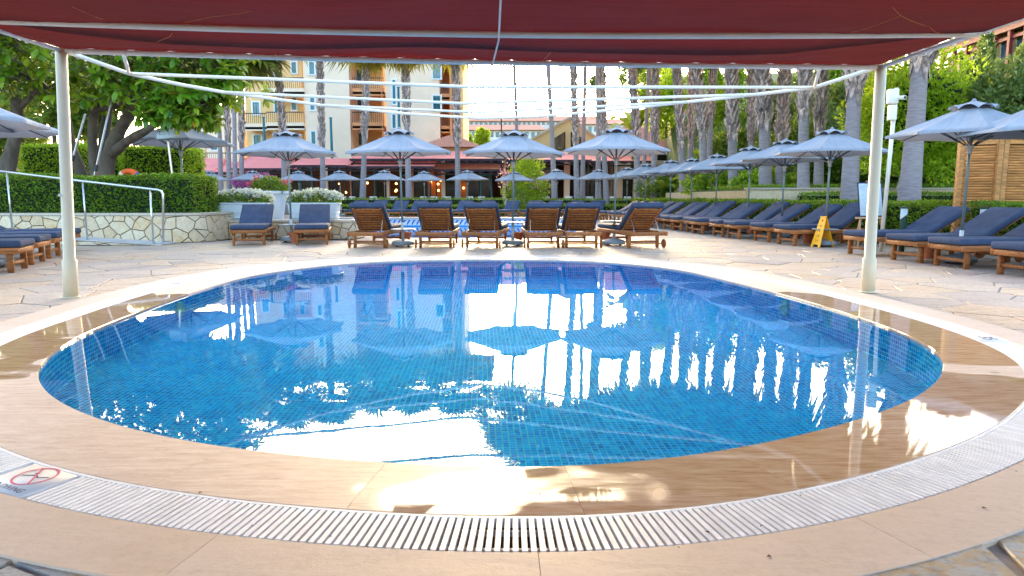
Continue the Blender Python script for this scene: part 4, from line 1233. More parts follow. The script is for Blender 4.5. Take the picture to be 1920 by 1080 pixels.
for (a, b, Y, nm) in (((160, 214), (136, 300), 17.0, 1), ((214, 165), (180, 318), 17.2, 2)):
    p, q = Vector(at(*a, Y)), Vector(at(*b, Y)); d = (q - p).normalized(); g_ = q + d * (q.z / -d.z)
    t = thing("tree_prop", "grey steel prop leaning against the rubber tree's " + ("outer left trunk" if nm == 1 else "middle trunks"), "prop", tuple(g_))
    MB().tube([p - g_, Vector((0, 0, -.02))], .028, 8).build("pole", mt_steel, t); MB().tube([q - g_ - d * .12, q - g_ + d * .05], .04, 8).build("clamp", mt_dark, t)

# ------------------------------------------------------------------ planters and flowers
def flowerbed(t, cx, cy, z, lx, ly, hgt, nleaf, heads, fm, hs):
    P = np.c_[rng.uniform(-lx / 2, lx / 2, nleaf), rng.uniform(-ly / 2, ly / 2, nleaf), rng.uniform(0, hgt, nleaf)]
    P[:, 2] *= 1 - .5 * (np.abs(P[:, 0]) / (lx / 2)) ** 3
    link("foliage", leaf_mesh("foliage", P, np.c_[P[:, :2] * 2, np.full(nleaf, .6)], .07, .06, mt_tree3, .7), t, (cx, cy, z))
    for k in range(heads):
        c = np.array([random.uniform(-lx / 2 - .03, lx / 2 + .03), random.uniform(-ly / 2, ly / 2), 0]); c[2] = hgt * (1 - .35 * (abs(c[0]) / (lx / 2)) ** 3) * random.uniform(.75, 1.2)
        q = rng.normal(0, 1, (46, 3)); q /= np.linalg.norm(q, axis=1)[:, None]; q[:, 2] *= .75
        link("flower_head", leaf_mesh("flower_head", q * hs * .72, q, hs * .55, hs * .6, fm, .35), t, (cx + c[0], cy + c[1], z + c[2]))
def trough(px0, px1, py_top, py_bot, Y, label):
    x0, zt = W(px0, py_top, Y); x1, _ = W(px1, py_top, Y); _, zb = W(px0, py_bot, Y)
    lx = x1 - x0; t = thing("flower_trough", label, "planter", ((x0 + x1) / 2, Y + .2, zb)); hh = zt - zb
    b = MB(); tp, bt_ = lx / 2 - .025, lx / 2 * .88
    vv = [(-bt_, -.17, 0), (bt_, -.17, 0), (bt_, .17, 0), (-bt_, .17, 0), (-tp, -.20, hh - .03), (tp, -.20, hh - .03), (tp, .20, hh - .03), (-tp, .20, hh - .03)]
    b.add(vv, [(0, 3, 2, 1), (0, 1, 5, 4), (1, 2, 6, 5), (2, 3, 7, 6), (3, 0, 4, 7), (4, 5, 6, 7)]); b.build("box", mt_plant, t)
    rim = rbox("rim", (lx, .44, .05), .015, 2, mt_plant); link("rim", rim, t, (0, 0, hh - .012))
    for z_ in (.06, hh * .45): link("moulding", rbox("moulding", (lx * .93, .40, .022), .006, 2, mt_plant), t, (0, 0, z_))
    flowerbed(t, 0, 0, hh - .02, lx * .95, .40, .26, 900, 30, mt_wfl, .10)
    return t
trough(394, 502, 381, 413, 16.75, "white moulded trough of white geraniums at the end of the hedge")
trough(537, 633, 381, 413, 16.75, "white moulded trough of white geraniums behind the parasol pole")
x, zt = W(507, 358, 18.6)
t = thing("flower_urn", "tall round white urn with pink and red flowers behind the troughs", "planter", (x, 18.6, 0))
MB().lathe([(.0, .0), (.28, .0), (.30, .08), (.26, .14), (.29, .3), (.40, zt - .18), (.43, zt - .1), (.47, zt - .07), (.47, zt), (.42, zt), (.40, zt - .06), (.0, zt - .08)], 28).build("urn", mt_plant, t, smooth=False)
flowerbed(t, 0, 0, zt - .06, .85, .7, .42, 1300, 12, mt_red, .075)
x, _ = W(477, 330, 40); tree("bougainvillea", "magenta bougainvillea shrub in bloom behind the white urn", (x, 40, -.03), [([(0, 0, 0), (.1, 0, 1.2)], .08, .05)], (1.15, .9, .75), (0, 0, 1.75), 2600, .12, mt_mag, 30, cat="shrub")

# ------------------------------------------------------------------ low hedges across the far pool, oleander
for a, b, Y, z1, lab in ((628, 948, 38.2, .55, "front low hedge behind the far loungers, left of the oleander"), (626, 945, 40.5, .92, "rear low hedge below the restaurant terrace tables"), (1010, 1250, 38.4, .55, "front low hedge behind the far loungers, between oleander and palms"), (1015, 1250, 40.8, .88, "rear low hedge below the terrace between oleander and palms")):
    x0, _ = W(a, 380, Y); x1, _ = W(b, 380, Y); hedge("low_hedge", lab, x0, x1, Y, Y + .9, -.01, z1, 5200, .09, mt_hedge, group="low hedges before the restaurant")
x, _ = W(985, 360, 39.6)
ol = tree("oleander", "round green oleander bush with pink blossom before the restaurant", (x, 39.6, -.03), [([(0, 0, 0), (.1, 0, 1.2)], .07, .05), ([(0.1, 0, 0), (-.4, .1, 1.4)], .06, .04)], (1.35, 1.0, 1.5), (.1, 0, 1.85), 5200, .17, mt_tree1, 46, wfac=.35)
p, d = blob_points(260, (1.4, 1.05, 1.5), 12); p = p[p[:, 1] < .3] + np.array([.05, -.12, 1.85]); link("blossom", leaf_mesh("blossom", p, d[:len(p)], .14, .14, mt_pink, .6), ol)
x, _ = W(985, 372, 38.0); tree("rounded_shrub", "low rounded bright shrub at the foot of the oleander", (x, 37.9, -.03), [([(0, 0, 0), (0, 0, .4)], .04, .03)], (1.15, .5, .55), (.25, 0, .55), 2200, .10, mt_tree1, 24, cat="shrub")

# ------------------------------------------------------------------ long hedge on the right (three runs following the lounger row)
hx = lambda y: RX(y) + 2.35
for ya, yb, lab in ((8.2, 14.8, "long clipped hedge run in front of the louvred cabin and the bollard light"), (14.7, 22.0, "long clipped hedge run behind the loungers beside the thick palms"), (21.9, 32.5, "far end of the long clipped hedge behind the receding loungers")):
    ym = (ya + yb) / 2; L_ = (yb - ya) / math.cos(R(7.3))
    hedge("boundary_hedge", lab, hx(ym) + .45 - .45, hx(ym) + .45 + .45, ym - L_ / 2, ym + L_ / 2, -.01, .88, int(22000 if ya < 10 else 15000), .06 if ya < 20 else .085, mt_hedge2 if False else mt_hedge, R(7.3), group="long clipped hedge")

# ------------------------------------------------------------------ wet floor sign
wx, wy = G(1541, 463)
ws = thing("wet_floor_sign", "yellow folding wet floor sign standing on the paving", "floor sign", (wx, wy, 0), R(16))
def sign_leaf(s):
    # outline in the plane of the panel (y across, u up); cut feet and a hand hole
    mb = MB(); th = .011
    wb, wt, H_ = .135, .085, .63
    out = [(-wb, 0), (-wb * .55, 0), (-wb * .5, .055), (wb * .5, .055), (wb * .55, 0), (wb, 0), (wt, H_ - .05), (wt * .7, H_), (-wt * .7, H_), (-wt, H_ - .05)]
    hole = [(.032 * math.cos(a), H_ - .075 + .024 * math.sin(a)) for a in np.linspace(0, 6.2832, 13)[:-1]]
    bm = bmesh.new(); ed = []
    for lp in (out, hole):
        v_ = [bm.verts.new((0, p[0], p[1])) for p in lp]
        for i in range(len(v_)): ed.append(bm.edges.new((v_[i], v_[(i + 1) % len(v_)])))
    bmesh.ops.triangle_fill(bm, use_beauty=True, edges=ed)
    g = bmesh.ops.extrude_face_region(bm, geom=bm.faces[:]); 
    for v in [e for e in g["geom"] if isinstance(e, bmesh.types.BMVert)]: v.co.x += th
    bmesh.ops.recalc_face_normals(bm, faces=bm.faces)
    me = bpy.data.meshes.new("panel"); bm.to_mesh(me); bm.free(); me.materials.append(mt_yel); return me
pm = sign_leaf(1)
for s in (-1, 1):
    o = link("panel", pm, ws, (s * .17, 0, 0), (0, -s * R(15.2), 0) if s > 0 else (0, R(15.2), 0))
    if s < 0:
        mk = MB()
        for (y_, z_, w_, h_) in ((0, .45, .07, .008), (0, .43, .05, .008), (.0, .33, .02, .03), (0, .25, .06, .01), (-.02, .23, .03, .012), (.02, .225, .03, .012), (0, .14, .1, .006)): mk.box((-.0015, y_, z_), (.001, w_, h_))
        mk.build("printed_marks", mt_ink, o)
MB().tube([(0, -.09, .61), (0, .09, .61)], .012, 8).build("hinge", mt_yel, ws)

# ------------------------------------------------------------------ easel with menu board
ex, ey = G(1634, 466)
ea = thing("easel", "pale pine easel holding a menu board beside the cream canopy post", "easel", (ex, ey, 0), R(8))
for x0, y0, x1, y1, zt in ((-.30, 0, -.10, .20, 1.25), (.30, 0, .10, .20, 1.25), (0, .55, 0, .22, 1.3), (0, .02, .0, .2, 1.42)):
    MB().tube([(x0, y0, 0), (x1, y1, zt)], .017, 4).build("leg", mt_pine, ea)
MB().box((-.02, .06, .60), (.62, .07, .035)).build("ledge", mt_pine, ea)
MB().box((0, .165, 1.30), (.16, .06, .05)).build("clamp", mt_pine, ea)
mbd = thing("menu_board", "pale blue lined menu board with dark frame resting on the easel", "menu board", (ex, ey, 0), R(8))
fr = MB(); tl = R(-11.5); 
bd = link("panel", rbox("panel", (.50, .016, .66), .004, 1, mt_board), mbd, (-.02, .105, .955), (tl, 0, 0))
for a, b, c, d in ((0, .33, .52, .022), (0, -.33, .52, .022)): link("frame_bar", rbox("frame_bar", (c, .024, d), .004, 1, mt_ink), bd, (a, 0, b))
for a in (-.25, .25): link("frame_bar", rbox("frame_bar", (.022, .024, .64), .004, 1, mt_ink), bd, (a, 0, 0))
ln = MB()
for k in range(15): ln.box((random.uniform(-.03, .03), -.0088, .26 - k * .037), (random.uniform(.30, .42), .001, .005))
ln.build("ruled_lines", mt_bas, bd)

# ------------------------------------------------------------------ bollard lights, camera mast, louvred cabin
def bollard(px, py, Y, label):
    x, _ = W(px, py, Y); t = thing("bollard_light", label, "bollard light", (x, Y, 0), R(-30))
    MB().tube([(0, 0, -.01), (0, 0, .66)], .05, 14).build("stem", mt_lampg, t, smooth=False)
    hd = MB(); K = 16; rr = .056
    hd.add([(rr * math.cos(a), rr * math.sin(a), .60 + .10 * (1 + math.cos(a)) / 2) for a in np.linspace(0, 2 * math.pi, K, endpoint=False)] + [(rr * math.cos(a), rr * math.sin(a), .80) for a in np.linspace(0, 2 * math.pi, K, endpoint=False)], [(i, (i + 1) % K, K + (i + 1) % K, K + i) for i in range(K)] + [tuple(range(K - 1, -1, -1)), tuple(range(K, 2 * K))])
    hd.build("head", mt_board, t)
    MB().lathe([(.0, .04), (.068, .03), (.07, .0), (.0, -.002)], 16).build("cap", mt_lampg, t, (0, 0, .80))
bollard(1695, 400, 12.35, "dark green bollard light with slanted pale head before the hedge by the easel")
bollard(1845, 395, 11.75, "dark green bollard light before the hedge behind the cabin parasol loungers")
x, _ = W(1663, 300, 12.7)
ms_ = thing("camera_mast", "slim white mast with camera and speaker boxes before the hedge", "mast", (x, 12.7, 0))
x1, z1 = W(1681, 165, 12.7)
MB().tube([(0, 0, -.01), (x1 - x, 0, z1)], .036, 12).build("pole", mt_white, ms_, smooth=True)
f_ = lambda px, py: (W(px, py, 12.7)[0] - x, -.05, W(px, py, 12.7)[1])
link("speaker_box", rbox("speaker_box", (.17, .12, .26), .015, 2, mt_white), ms_, f_(1671, 182))
link("junction_box", rbox("junction_box", (.13, .10, .27), .012, 2, mt_white), ms_, f_(1670, 212))
c = MB().tube([f_(1681, 184), (f_(1684, 186)[0], -.22, f_(1684, 186)[2])], .038, 12); co = c.build("camera_body", mt_white, ms_, smooth=False)
p_ = f_(1684, 186); MB().tube([(p_[0], -.221, p_[2]), (p_[0], -.225, p_[2])], .027, 12).build("lens", mt_dark, co)
# cabin
ca_ = thing("louvred_cabin", "wooden cabin with horizontal louvred walls beyond the hedge", "cabin", (0, 0, 0))
Yc = 12.6; xl, zt = W(1804, 262, Yc); xm, _ = W(1876, 262, Yc - .35); xr = xm + 2.6; ca_.location = (xl, Yc, 0)
_, zb = W(1800, 385, Yc)
A_, B_, C_ = Vector((0, 0, 0)), Vector((xm - xl, -.35, 0)), Vector((xm - xl + 2.2, -.20, 0)); Hc = zt
def lou_wall(a, b, n_):
    d = b - a; L_ = d.length; ang = math.atan2(d.y, d.x); mid = (a + b) / 2
    slat = rbox("louvre", (L_ - .10, .045, .035), .004, 1, mt_teak2)
    nr = Vector((d.y, -d.x, 0)).normalized()
    MB().box((mid.x - nr.x * .05, mid.y - nr.y * .05, Hc / 2), (L_ - .02, .02, Hc - .06), ang).build("backing_panel", mt_teak, ca_)
    for k in range(n_): link("louvre", slat, ca_, (mid.x, mid.y, .10 + (Hc - .22) * (k + .5) / n_), (R(28), 0, ang))
    for z_ in (.05, Hc - .05): MB().box((mid.x, mid.y, z_), (L_, .07, .10), ang).build("rail", mt_teak2, ca_)
lou_wall(A_, B_, 40); lou_wall(B_ + Vector((.13, .02, 0)), C_, 40)
for p in (A_, B_ + Vector((.0, 0, 0)), B_ + Vector((.11, .02, 0)), C_): MB().box((p.x, p.y, Hc / 2), (.085, .095, Hc)).build("corner_post", mt_teak2, ca_)
MB().prism([(-.06, -.03), (xm - xl, -.45), (xm - xl + 2.3, -.3), (4.6, 1.75), (1.22, 1.75)], Hc, Hc + .06).build("roof", mt_teak2, ca_)
MB().box((2.9, 1.7, Hc / 2), (3.2, .05, Hc)).build("back_wall", mt_teak2, ca_)

# ------------------------------------------------------------------ palms
def frond(mb, a, el, L_, r):
    """one fan frond: a petiole, then narrow blades spread in a fan"""
    d = Vector((math.cos(a) * math.cos(el), math.sin(a) * math.cos(el), math.sin(el)))
    side = d.cross(Vector((0, 0, 1))).normalized(); upv = side.cross(d)
    e = d * L_ * .55 + Vector((0, 0, -.12 * L_))
    mb.add([side * .02, -side * .02, e - side * .015, e + side * .015], [(0, 1, 2, 3)])
    nb = 13
    for k in range(nb):
        q = R(-85 + 170 * k / (nb - 1)); b = d * math.cos(q) + side * math.sin(q)
        l_ = L_ * .62 * (.75 + .25 * math.cos(q)) * r.uniform(.85, 1.1); w = .045 * L_ / 1.4
        m_ = e + b * l_ * .55 + upv * .05; tp = e + b * l_ + Vector((0, 0, -.20 * l_ * r.uniform(.6, 1.6)))
        sd = b.cross(upv).normalized() * w
        mb.add([e, m_ + sd, tp, m_ - sd], [(0, 1, 2, 3)])
def crown_mesh(seed):
    r = random.Random(seed); g = MB()
    for k in range(60):
        frond(g, 2.4 * k + r.uniform(-.2, .2), R(78 - 115 * (k / 60) + r.uniform(-8, 8)), r.uniform(1.5, 1.9), r)
    return g.mesh("crown", mt_frond)
def skirt_mesh(seed):
    r = random.Random(seed); g = MB()
    for k in range(26): frond(g, 2.4 * k + r.uniform(-.3, .3), R(-55 - r.uniform(0, 30)), r.uniform(.9, 1.35), r)
    return g.mesh("dry_skirt", mt_skirt)
CROWNS = [crown_mesh(i) for i in range(3)]; SKIRTS = [skirt_mesh(10 + i) for i in range(2)]
def palm(pxs, Y, wpx, boots, label, top=11.0, group="tall palms", skirt=True, sc=1.0, z0=-.03):
    """pxs: (px,py) points down the trunk; wpx: trunk width in photo pixels near its base; boots: py down to which old leaf bases remain"""
    pts = [Vector(at(px, py, Y)) for px, py in pxs]
    base = pts[-1].copy(); lo = pts[-2] if len(pts) > 1 else pts[-1]
    d = (pts[-1] - pts[-2]).normalized(); base = pts[-1] + d * max(0, (pts[-1].z - z0) / max(-d.z, .2)); base.z = z0
    dt = (pts[0] - pts[1]).normalized(); tp = pts[0] + dt * max(0, (top - pts[0].z) / max(dt.z, .3))
    line = [base] + pts[::-1] + [tp]
    t = thing("palm_tree", label, "palm", tuple(base), 0, group)
    sm = []
    for i in range(len(line) - 1):
        for q in np.linspace(0, 1, 6, endpoint=False): sm.append(line[i].lerp(line[i + 1], q))
    sm.append(tp)
    for _ in range(3): sm = [sm[0]] + [(sm[i - 1] + sm[i] * 2 + sm[i + 1]) / 4 for i in range(1, len(sm) - 1)] + [sm[-1]]
    r0 = wpx / 2 * Y / FPX
    rr = [r0 * (1.12 - .35 * min(1, max(0, p.z) / 4) + .22 * math.exp(-max(0, p.z - z0) * 1.6)) for p in sm]
    MB().tube([p - base for p in sm], rr, 14).build("trunk", mt_palm, t, smooth=True)
    zb = W(0, boots, Y)[1] if boots else 99
    if boots:
        g = MB(); r = random.Random(int(pxs[0][0] * 7 + Y)); k = 0
        zs = np.array([p.z for p in sm]); z = zb
        lim = min(top, zb + 9)
        rb = rr[len(rr) // 2]
        while z < lim:
            i = int(np.argmin(abs(zs - z))); c = sm[i] - base; c.z = z - base.z; rad = rr[i]
            m_ = 5
            for j in range(m_):
                a = 2 * math.pi * j / m_ + k * .63 + r.uniform(-.15, .15)
                n_ = Vector((math.cos(a), math.sin(a), 0)); s_ = Vector((-math.sin(a), math.cos(a), 0)) * (1 if (k + j) % 2 else -1)
                w = rad * .75; h_ = .36 * r.uniform(.8, 1.3); o_ = c + n_ * rad * .98
                lean = s_ * w * .9
                out = n_ * rad * r.uniform(.3, .85)
                g.add([o_ - s_ * w * .5 - n_ * .02, o_ + s_ * w * .5 - n_ * .02, o_ + lean + s_ * w * .22 + out + Vector((0, 0, h_)), o_ + lean - s_ * w * .22 + out + Vector((0, 0, h_ * 1.05)),
                       o_ + s_ * 0 + n_ * rad * .28, o_ + lean + out * 1.25 + Vector((0, 0, h_ * .8))],
                      [(0, 1, 4), (1, 2, 5, 4), (0, 4, 5, 3), (2, 3, 5)])
            z += .115; k += 1
        o = g.build("leaf_base", mt_boot, t); o["kind"] = "stuff"
        # torn collar where the old leaf bases stop
        cl = MB(); i = int(np.argmin(abs(zs - zb))); c = sm[i] - base
        for j in range(7):
            a = j * .9 + .3; n_ = Vector((math.cos(a), math.sin(a), 0)); s_ = Vector((-n_.y, n_.x, 0)); w = rr[i] * .6
            q = c + n_ * rr[i] * 1.03; l_ = r.uniform(.15, .45)
            cl.add([q - s_ * w + Vector((0, 0, .15)), q + s_ * w + Vector((0, 0, .15)), q + n_ * .05 + s_ * w * .2 + Vector((0, 0, -l_)), q + n_ * .02 - s_ * w * .4 + Vector((0, 0, -l_ * .6))], [(0, 1, 2, 3)])
        cl.build("torn_collar", mt_boot, t)
    ci = int(abs(pxs[0][0])) % 3
    link("crown", CROWNS[ci], t, tp - base, (0, 0, pxs[0][0]), (sc * 1.5,) * 3)
    if skirt: link("dry_skirt", SKIRTS[ci % 2], t, tp - base - Vector((0, 0, .1)), (0, 0, pxs[0][0] * 2), (sc * 1.3,) * 3)
    return t
g1 = "slender palms before the hotel"
for pts, Y, w, bt, lab, top in (
    ([(519, 110), (531, 250), (534, 372)], 42, 11, 262, "slender palm with shaggy upper trunk before the hotel's left balconies", 11.4),
    ([(599, 110), (604, 250), (606, 372)], 42, 10.5, 275, "slender palm before the plain hotel wall left of the teal mast", 11.3),
    ([(688, 110), (684, 250), (680, 375)], 42, 11, 258, "slender palm before the hotel's orange balconies", 10.5),
    ([(760, 110), (763, 250), (767, 375)], 42, 12, 238, "slender palm beside the tall teal mast before the hotel", 10.6),
    ([(854, 110), (857, 250), (859, 372)], 42, 11, 272, "slender palm at the hotel's right hand corner", 10.7)):
    palm(pts, Y, w, bt, lab, top, g1)
for (pts, bt), lb in zip((([(405, 150), (412, 250), (415, 372)], 0), ([(420, 150), (428, 250), (430, 372)], 268), ([(438, 150), (440, 250), (441, 372)], 0), ([(452, 170), (454, 250), (452, 372)], 268)), ("smooth palm of the close four, farthest from the bougainvillea", "shaggy palm of the close four, on the clipped hedge side", "smooth palm of the close four, between two shaggy ones", "shaggy palm of the close four, touching the bougainvillea")):
    palm(pts, 40, 9.5, bt, lb, 9.6, g1)
g2 = "palms before the restaurant gable"
for pts, Y, w, bt, lab, top in (
    ([(963, 110), (968, 200), (972, 372)], 50, 8, 0, "thin smooth palm against the bright sky, nearer the hotel corner", 15.5),
    ([(1027, 110), (1034, 230), (1040, 372)], 44, 11, 0, "smooth palm crossing the left slope of the ochre gable", 15),
    ([(1074, 110), (1079, 250), (1082, 372)], 42, 11, 275, "shaggy palm in the middle of the ochre gable", 15),
    ([(1098, 110), (1094, 250), (1092, 372)], 43, 9.5, 0, "smooth palm on the right slope of the ochre gable", 15.8),
    ([(1128, 110), (1131, 250), (1137, 372)], 41, 11, 262, "shaggy palm just right of the ochre gable", 14.6),
    ([(1120, 110), (1122, 250), (1122, 372)], 45, 11, 0, "smooth palm close behind the shaggy one right of the gable", 15.8)):
    palm(pts, Y, w, bt, lab, top, g2, True, 1.25)
g3 = "thick palms along the long hedge"
for pts, Y, w, bt, lab, top, sc in (
    ([(1184, 115), (1193, 260), (1197, 372)], 37, 13, 275, "shaggy palm before the left part of the pink tiled roof", 11.5, 1.1),
    ([(1217, 115), (1212, 230), (1204, 372)], 38, 9, 0, "thin smooth palm leaning before the pink tiled roof", 12, 1),
    ([(1228, 115), (1227, 260), (1226, 372)], 36, 13, 270, "shaggy palm before the right part of the pink tiled roof", 11, 1.1),
    ([(1267, 115), (1276, 250), (1282, 375)], 33, 14, 262, "thick palm beside the end of the pink tiled roof", 10.5, 1.1),
    ([(1297, 115), (1295, 250), (1293, 375)], 34, 11, 262, "palm touching the one at the pink roof's end", 10.5, 1.1),
    ([(1302, 115), (1317, 230), (1320, 375)], 31, 16, 248, "thick shaggy palm leaning in front of the banana plants", 10, 1.1),
    ([(1338, 115), (1332, 230), (1328, 375)], 32, 12, 220, "dark shaggy palm crossing behind the leaning one near the banana plants", 10, 1.1),
    ([(1370, 115), (1372, 230), (1376, 378)], 28, 19, 252, "thick palm right of the banana plants", 9.6, 1.1),
    ([(1410, 115), (1408, 230), (1410, 378)], 29, 13, 262, "shaggy palm of a close pair right of the banana plants", 9.6, 1.1),
    ([(1428, 115), (1433, 230), (1436, 380)], 25, 24, 232, "thick palm of a close pair right of the banana plants", 9.2, 1.1),
    ([(1473, 115), (1466, 230), (1462, 380)], 25.5, 19, 262, "tall shaggy palm between two smooth thick ones by the parasol", 9, 1.1),
    ([(1509, 115), (1507, 230), (1506, 380)], 23, 22, 205, "smooth thick palm with a folded dry collar", 8.6, 1.1),
    ([(1542, 115), (1537, 230), (1534, 380)], 24, 18, 240, "shaggy palm behind the parasol rising from the floor sign", 8.8, 1.1),
    ([(1605, 115), (1599, 230), (1592, 380)], 20, 30, 170, "broad smooth palm left of the cream canopy post and easel", 8.2, 1.1),
    ([(1728, 90), (1719, 200), (1704, 380)], 18.5, 36, 128, "broad smooth palm before the big round bright tree", 8, 1.1)):
    palm(pts, Y, w, bt, lab, top + .9, g3, True, sc * 1.2)

# ------------------------------------------------------------------ hillside and planting on the right
hs = MB(); NX, NY = 40, 40; vv = []
def hill(x, y):
    a = max(0, x - 9.5 + (y - 23) * .10); return min(13, 1.28 + .05 * a * min(1, max(0, y - 23) / 4) + .26 * max(0, y - 27.5) * min(1, a / 4))
for j in range(NY + 1):
    for i in range(NX + 1):
        x = 7.9 + (60 - 7.9) * (max(0, i - 1) / (NX - 1)) ** 1.6 + (.02 if i else 0); y = 23.0 + 67 * (max(0, j - 1) / (NY - 1)) ** 1.5 + (.02 if j else 0)
        x += max(0, (y - 30)) * .16
        vv.append((x, y, hill(x, y) if i and j else -.04))
hs.add(vv, [(j * (NX + 1) + i, j * (NX + 1) + i + 1, (j + 1) * (NX + 1) + i + 1, (j + 1) * (NX + 1) + i) for j in range(NY) for i in range(NX)])
tag(hs.build("hillside", mt_soil), kind="structure")
rw = thing("retaining_wall", "low pale stone retaining wall of the grass bank behind the palms", "wall", (7.9, 22.9, 0))
MB().box((8.0, 0, .62), (16.2, .22, 1.28)).build("wall", mt_wallst, rw); MB().box((8.0, -.01, 1.285), (16.3, .34, .06)).build("coping", mt_cap, rw)
MB().box((-.02, 6, .6), (.2, 12, 1.24)).build("side_wall", mt_wallst, rw)
lawn = tag(MB().add([(hx(8) + .6, 6, -.006), (39, 6, -.006), (39, 22.95, -.006), (hx(23) + .6, 22.95, -.006)], [(0, 1, 2, 3)]).build("lawn", mt_soil), kind="structure")
n_ = 26000; gx2 = rng.uniform(8, 22, n_); gy2 = 23.15 + rng.uniform(0, 1, n_) ** 1.3 * 5
P = np.c_[gx2, gy2, [hill(a, b) for a, b in zip(gx2, gy2)]]
tag(link("grass", leaf_mesh("grass", P, np.tile([0, 0, 1.0], (n_, 1)), .16, .03, mt_grass, .35)), "bright green grass on the bank above the retaining wall", "grass", kind="stuff")
hedge("low_hedge", "low clipped hedge in front of the pale retaining wall behind the palms", 9.3, 18.5, 21.6, 22.5, -.01, 1.12, 12000, .07, mt_hedge)
# big round bright tree
x, z = W(1722, 210, 22.0)
tree("round_tree", "big round bright green tree behind the broad palm", (x, 22.0, -.03), [([(-.55, -.2, 0), (-.35, -.1, 1.2), (-.1, 0, 2.4), (0, 0, 3.4)], .26, .14), ([(-.35, 0, 1.4), (.3, .1, 2.8)], .15, .08)], (1.95, 1.8, 1.9), (0, 0, z), 16000, .15, mt_hedge2, 90, fill=.5, bark=M("pale_bark", (.40, .37, .34), .9, .3, 6, bmp=.4))
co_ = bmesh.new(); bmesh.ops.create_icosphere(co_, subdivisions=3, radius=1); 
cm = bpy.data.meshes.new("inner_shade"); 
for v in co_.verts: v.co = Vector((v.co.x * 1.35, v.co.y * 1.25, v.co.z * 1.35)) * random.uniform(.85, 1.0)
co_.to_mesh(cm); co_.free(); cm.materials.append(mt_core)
rt = [o for o in COL.objects if o.name.startswith("round_tree")][0]; link("shade_core", cm, rt, (0, 0, z))  # dark solid inside the crown, coloured as its inner shade
# trees and shrubs of the slope: (px, py centre, Y, rx px, rz px, leaves, leaf size, material, name, label)
SL = [(1890, 190, 19.5, 62, 72, 8000, .11, mt_tree2, "feathery_tree", "grey green feathery tree above the louvred cabin"),
      (1950, 150, 22, 50, 60, 5000, .12, mt_tree2, "feathery_tree", "grey green feathery tree below the red beamed terrace"),
      (1838, 185, 26, 30, 75, 4500, .12, mt_tree2, "slim_conifer", "slim dark conifer between the round tree and the terrace"),
      (1850, 110, 30, 13, 45, 1800, .13, mt_tree2, "slim_conifer", "very slim conifer in front of the red terrace"),
      (1775, 275, 25.5, 55, 55, 6000, .12, mt_tree3, "laurel_shrub", "dark laurel shrub left of the louvred cabin"),
      (1670, 290, 27, 60, 55, 5000, .12, mt_tree3, "laurel_shrub", "dark laurel shrub behind the camera mast"),
      (1748, 322, 24.6, 62, 34, 4500, .12, mt_tree3, "laurel_shrub", "dark laurel shrub on the grass bank between cabin and broad palm"),
      (1668, 326, 24.6, 50, 32, 3500, .12, mt_tree3, "laurel_shrub", "dark laurel shrub on the grass bank behind the camera mast foot"),
      (1560, 300, 26, 65, 50, 5500, .12, mt_tree3, "laurel_shrub", "dark laurel shrub above the grass between broad palms"),
      (1560, 225, 30, 70, 60, 6500, .13, mt_tree2, "olive_tree", "grey green tree between the thick palms and the round tree"),
      (1560, 160, 36, 60, 45, 5000, .15, mt_tree1, "bright_tree", "bright green tree high between the last thick palms"),
      (1625, 190, 33, 35, 50, 4000, .14, mt_tree2, "bright_tree", "bright green tree just left of the cream post top"),
      (1480, 290, 29, 70, 65, 6000, .13, mt_tree3, "laurel_shrub", "dark shrub mass behind the close pair of palms"),
      (1480, 200, 34, 55, 50, 5000, .15, mt_tree2, "olive_tree", "grey green tree behind the tall shaggy palm"),
      (1395, 215, 38, 52, 70, 6000, .15, mt_tree1, "bright_tree", "bright yellow green tree behind the banana plants"),
      (1395, 320, 33, 60, 45, 5000, .13, mt_tree3, "laurel_shrub", "dark shrub behind the leaning palm"),
      (1330, 180, 42, 45, 55, 5000, .16, mt_tree1, "bright_tree", "bright tree between thick palms left of the banana plants"),
      (1250, 195, 46, 32, 55, 4500, .16, mt_hedge2, "clipped_tree", "tall clipped bright tree above the pink tiled roof"),
      (1240, 165, 52, 40, 35, 3500, .18, mt_tree1, "bright_tree", "sunlit tree top above the pink roof's left end"),
      (1205, 205, 58, 30, 40, 3000, .18, mt_tree2, "olive_tree", "olive tree against the sky behind the thin leaning palm"),
      (1180, 225, 75, 22, 20, 1500, .25, mt_tree2, "far_tree", "small tree on the skyline left of the pink roof"),
      (905, 258, 80, 15, 14, 1200, .25, mt_tree1, "far_tree", "small round sunlit tree below the white hillside hotel"),
      (874, 265, 78, 10, 13, 900, .25, mt_tree1, "far_tree", "small round tree at the hotel corner below the white hillside hotel"),
      (1115, 248, 76, 12, 8, 600, .25, mt_tree2, "far_tree", "small tree peeping over the ochre gable's right slope"),
      (60, 290, 40, 60, 40, 3500, .2, mt_tree2, "feathery_tree", "feathery grey green tree beyond the box hedges"),
      (90, 150, 27, 130, 95, 7000, .24, mt_tree3, "dense_tree", "dense dark tree behind the rubber tree's left limbs"),
      (300, 130, 28, 130, 80, 7000, .24, mt_tree3, "dense_tree", "dense dark tree behind the rubber tree's right limbs"),
      (-40, 230, 30, 90, 90, 4500, .24, mt_tree3, "dense_tree", "dense dark tree behind the red slide"),
      (1340, 345, 30, 60, 28, 3500, .12, mt_tree1, "leafy_shrub", "low bright shrub at the feet of the thick palms"),
      (1235, 350, 36, 45, 24, 2500, .13, mt_tree3, "leafy_shrub", "low dark shrub under the pink roofed house"),
      (1440, 350, 26.5, 60, 25, 3000, .12, mt_tree1, "leafy_shrub", "low bright shrub behind the hedge at the close pair of palms")]
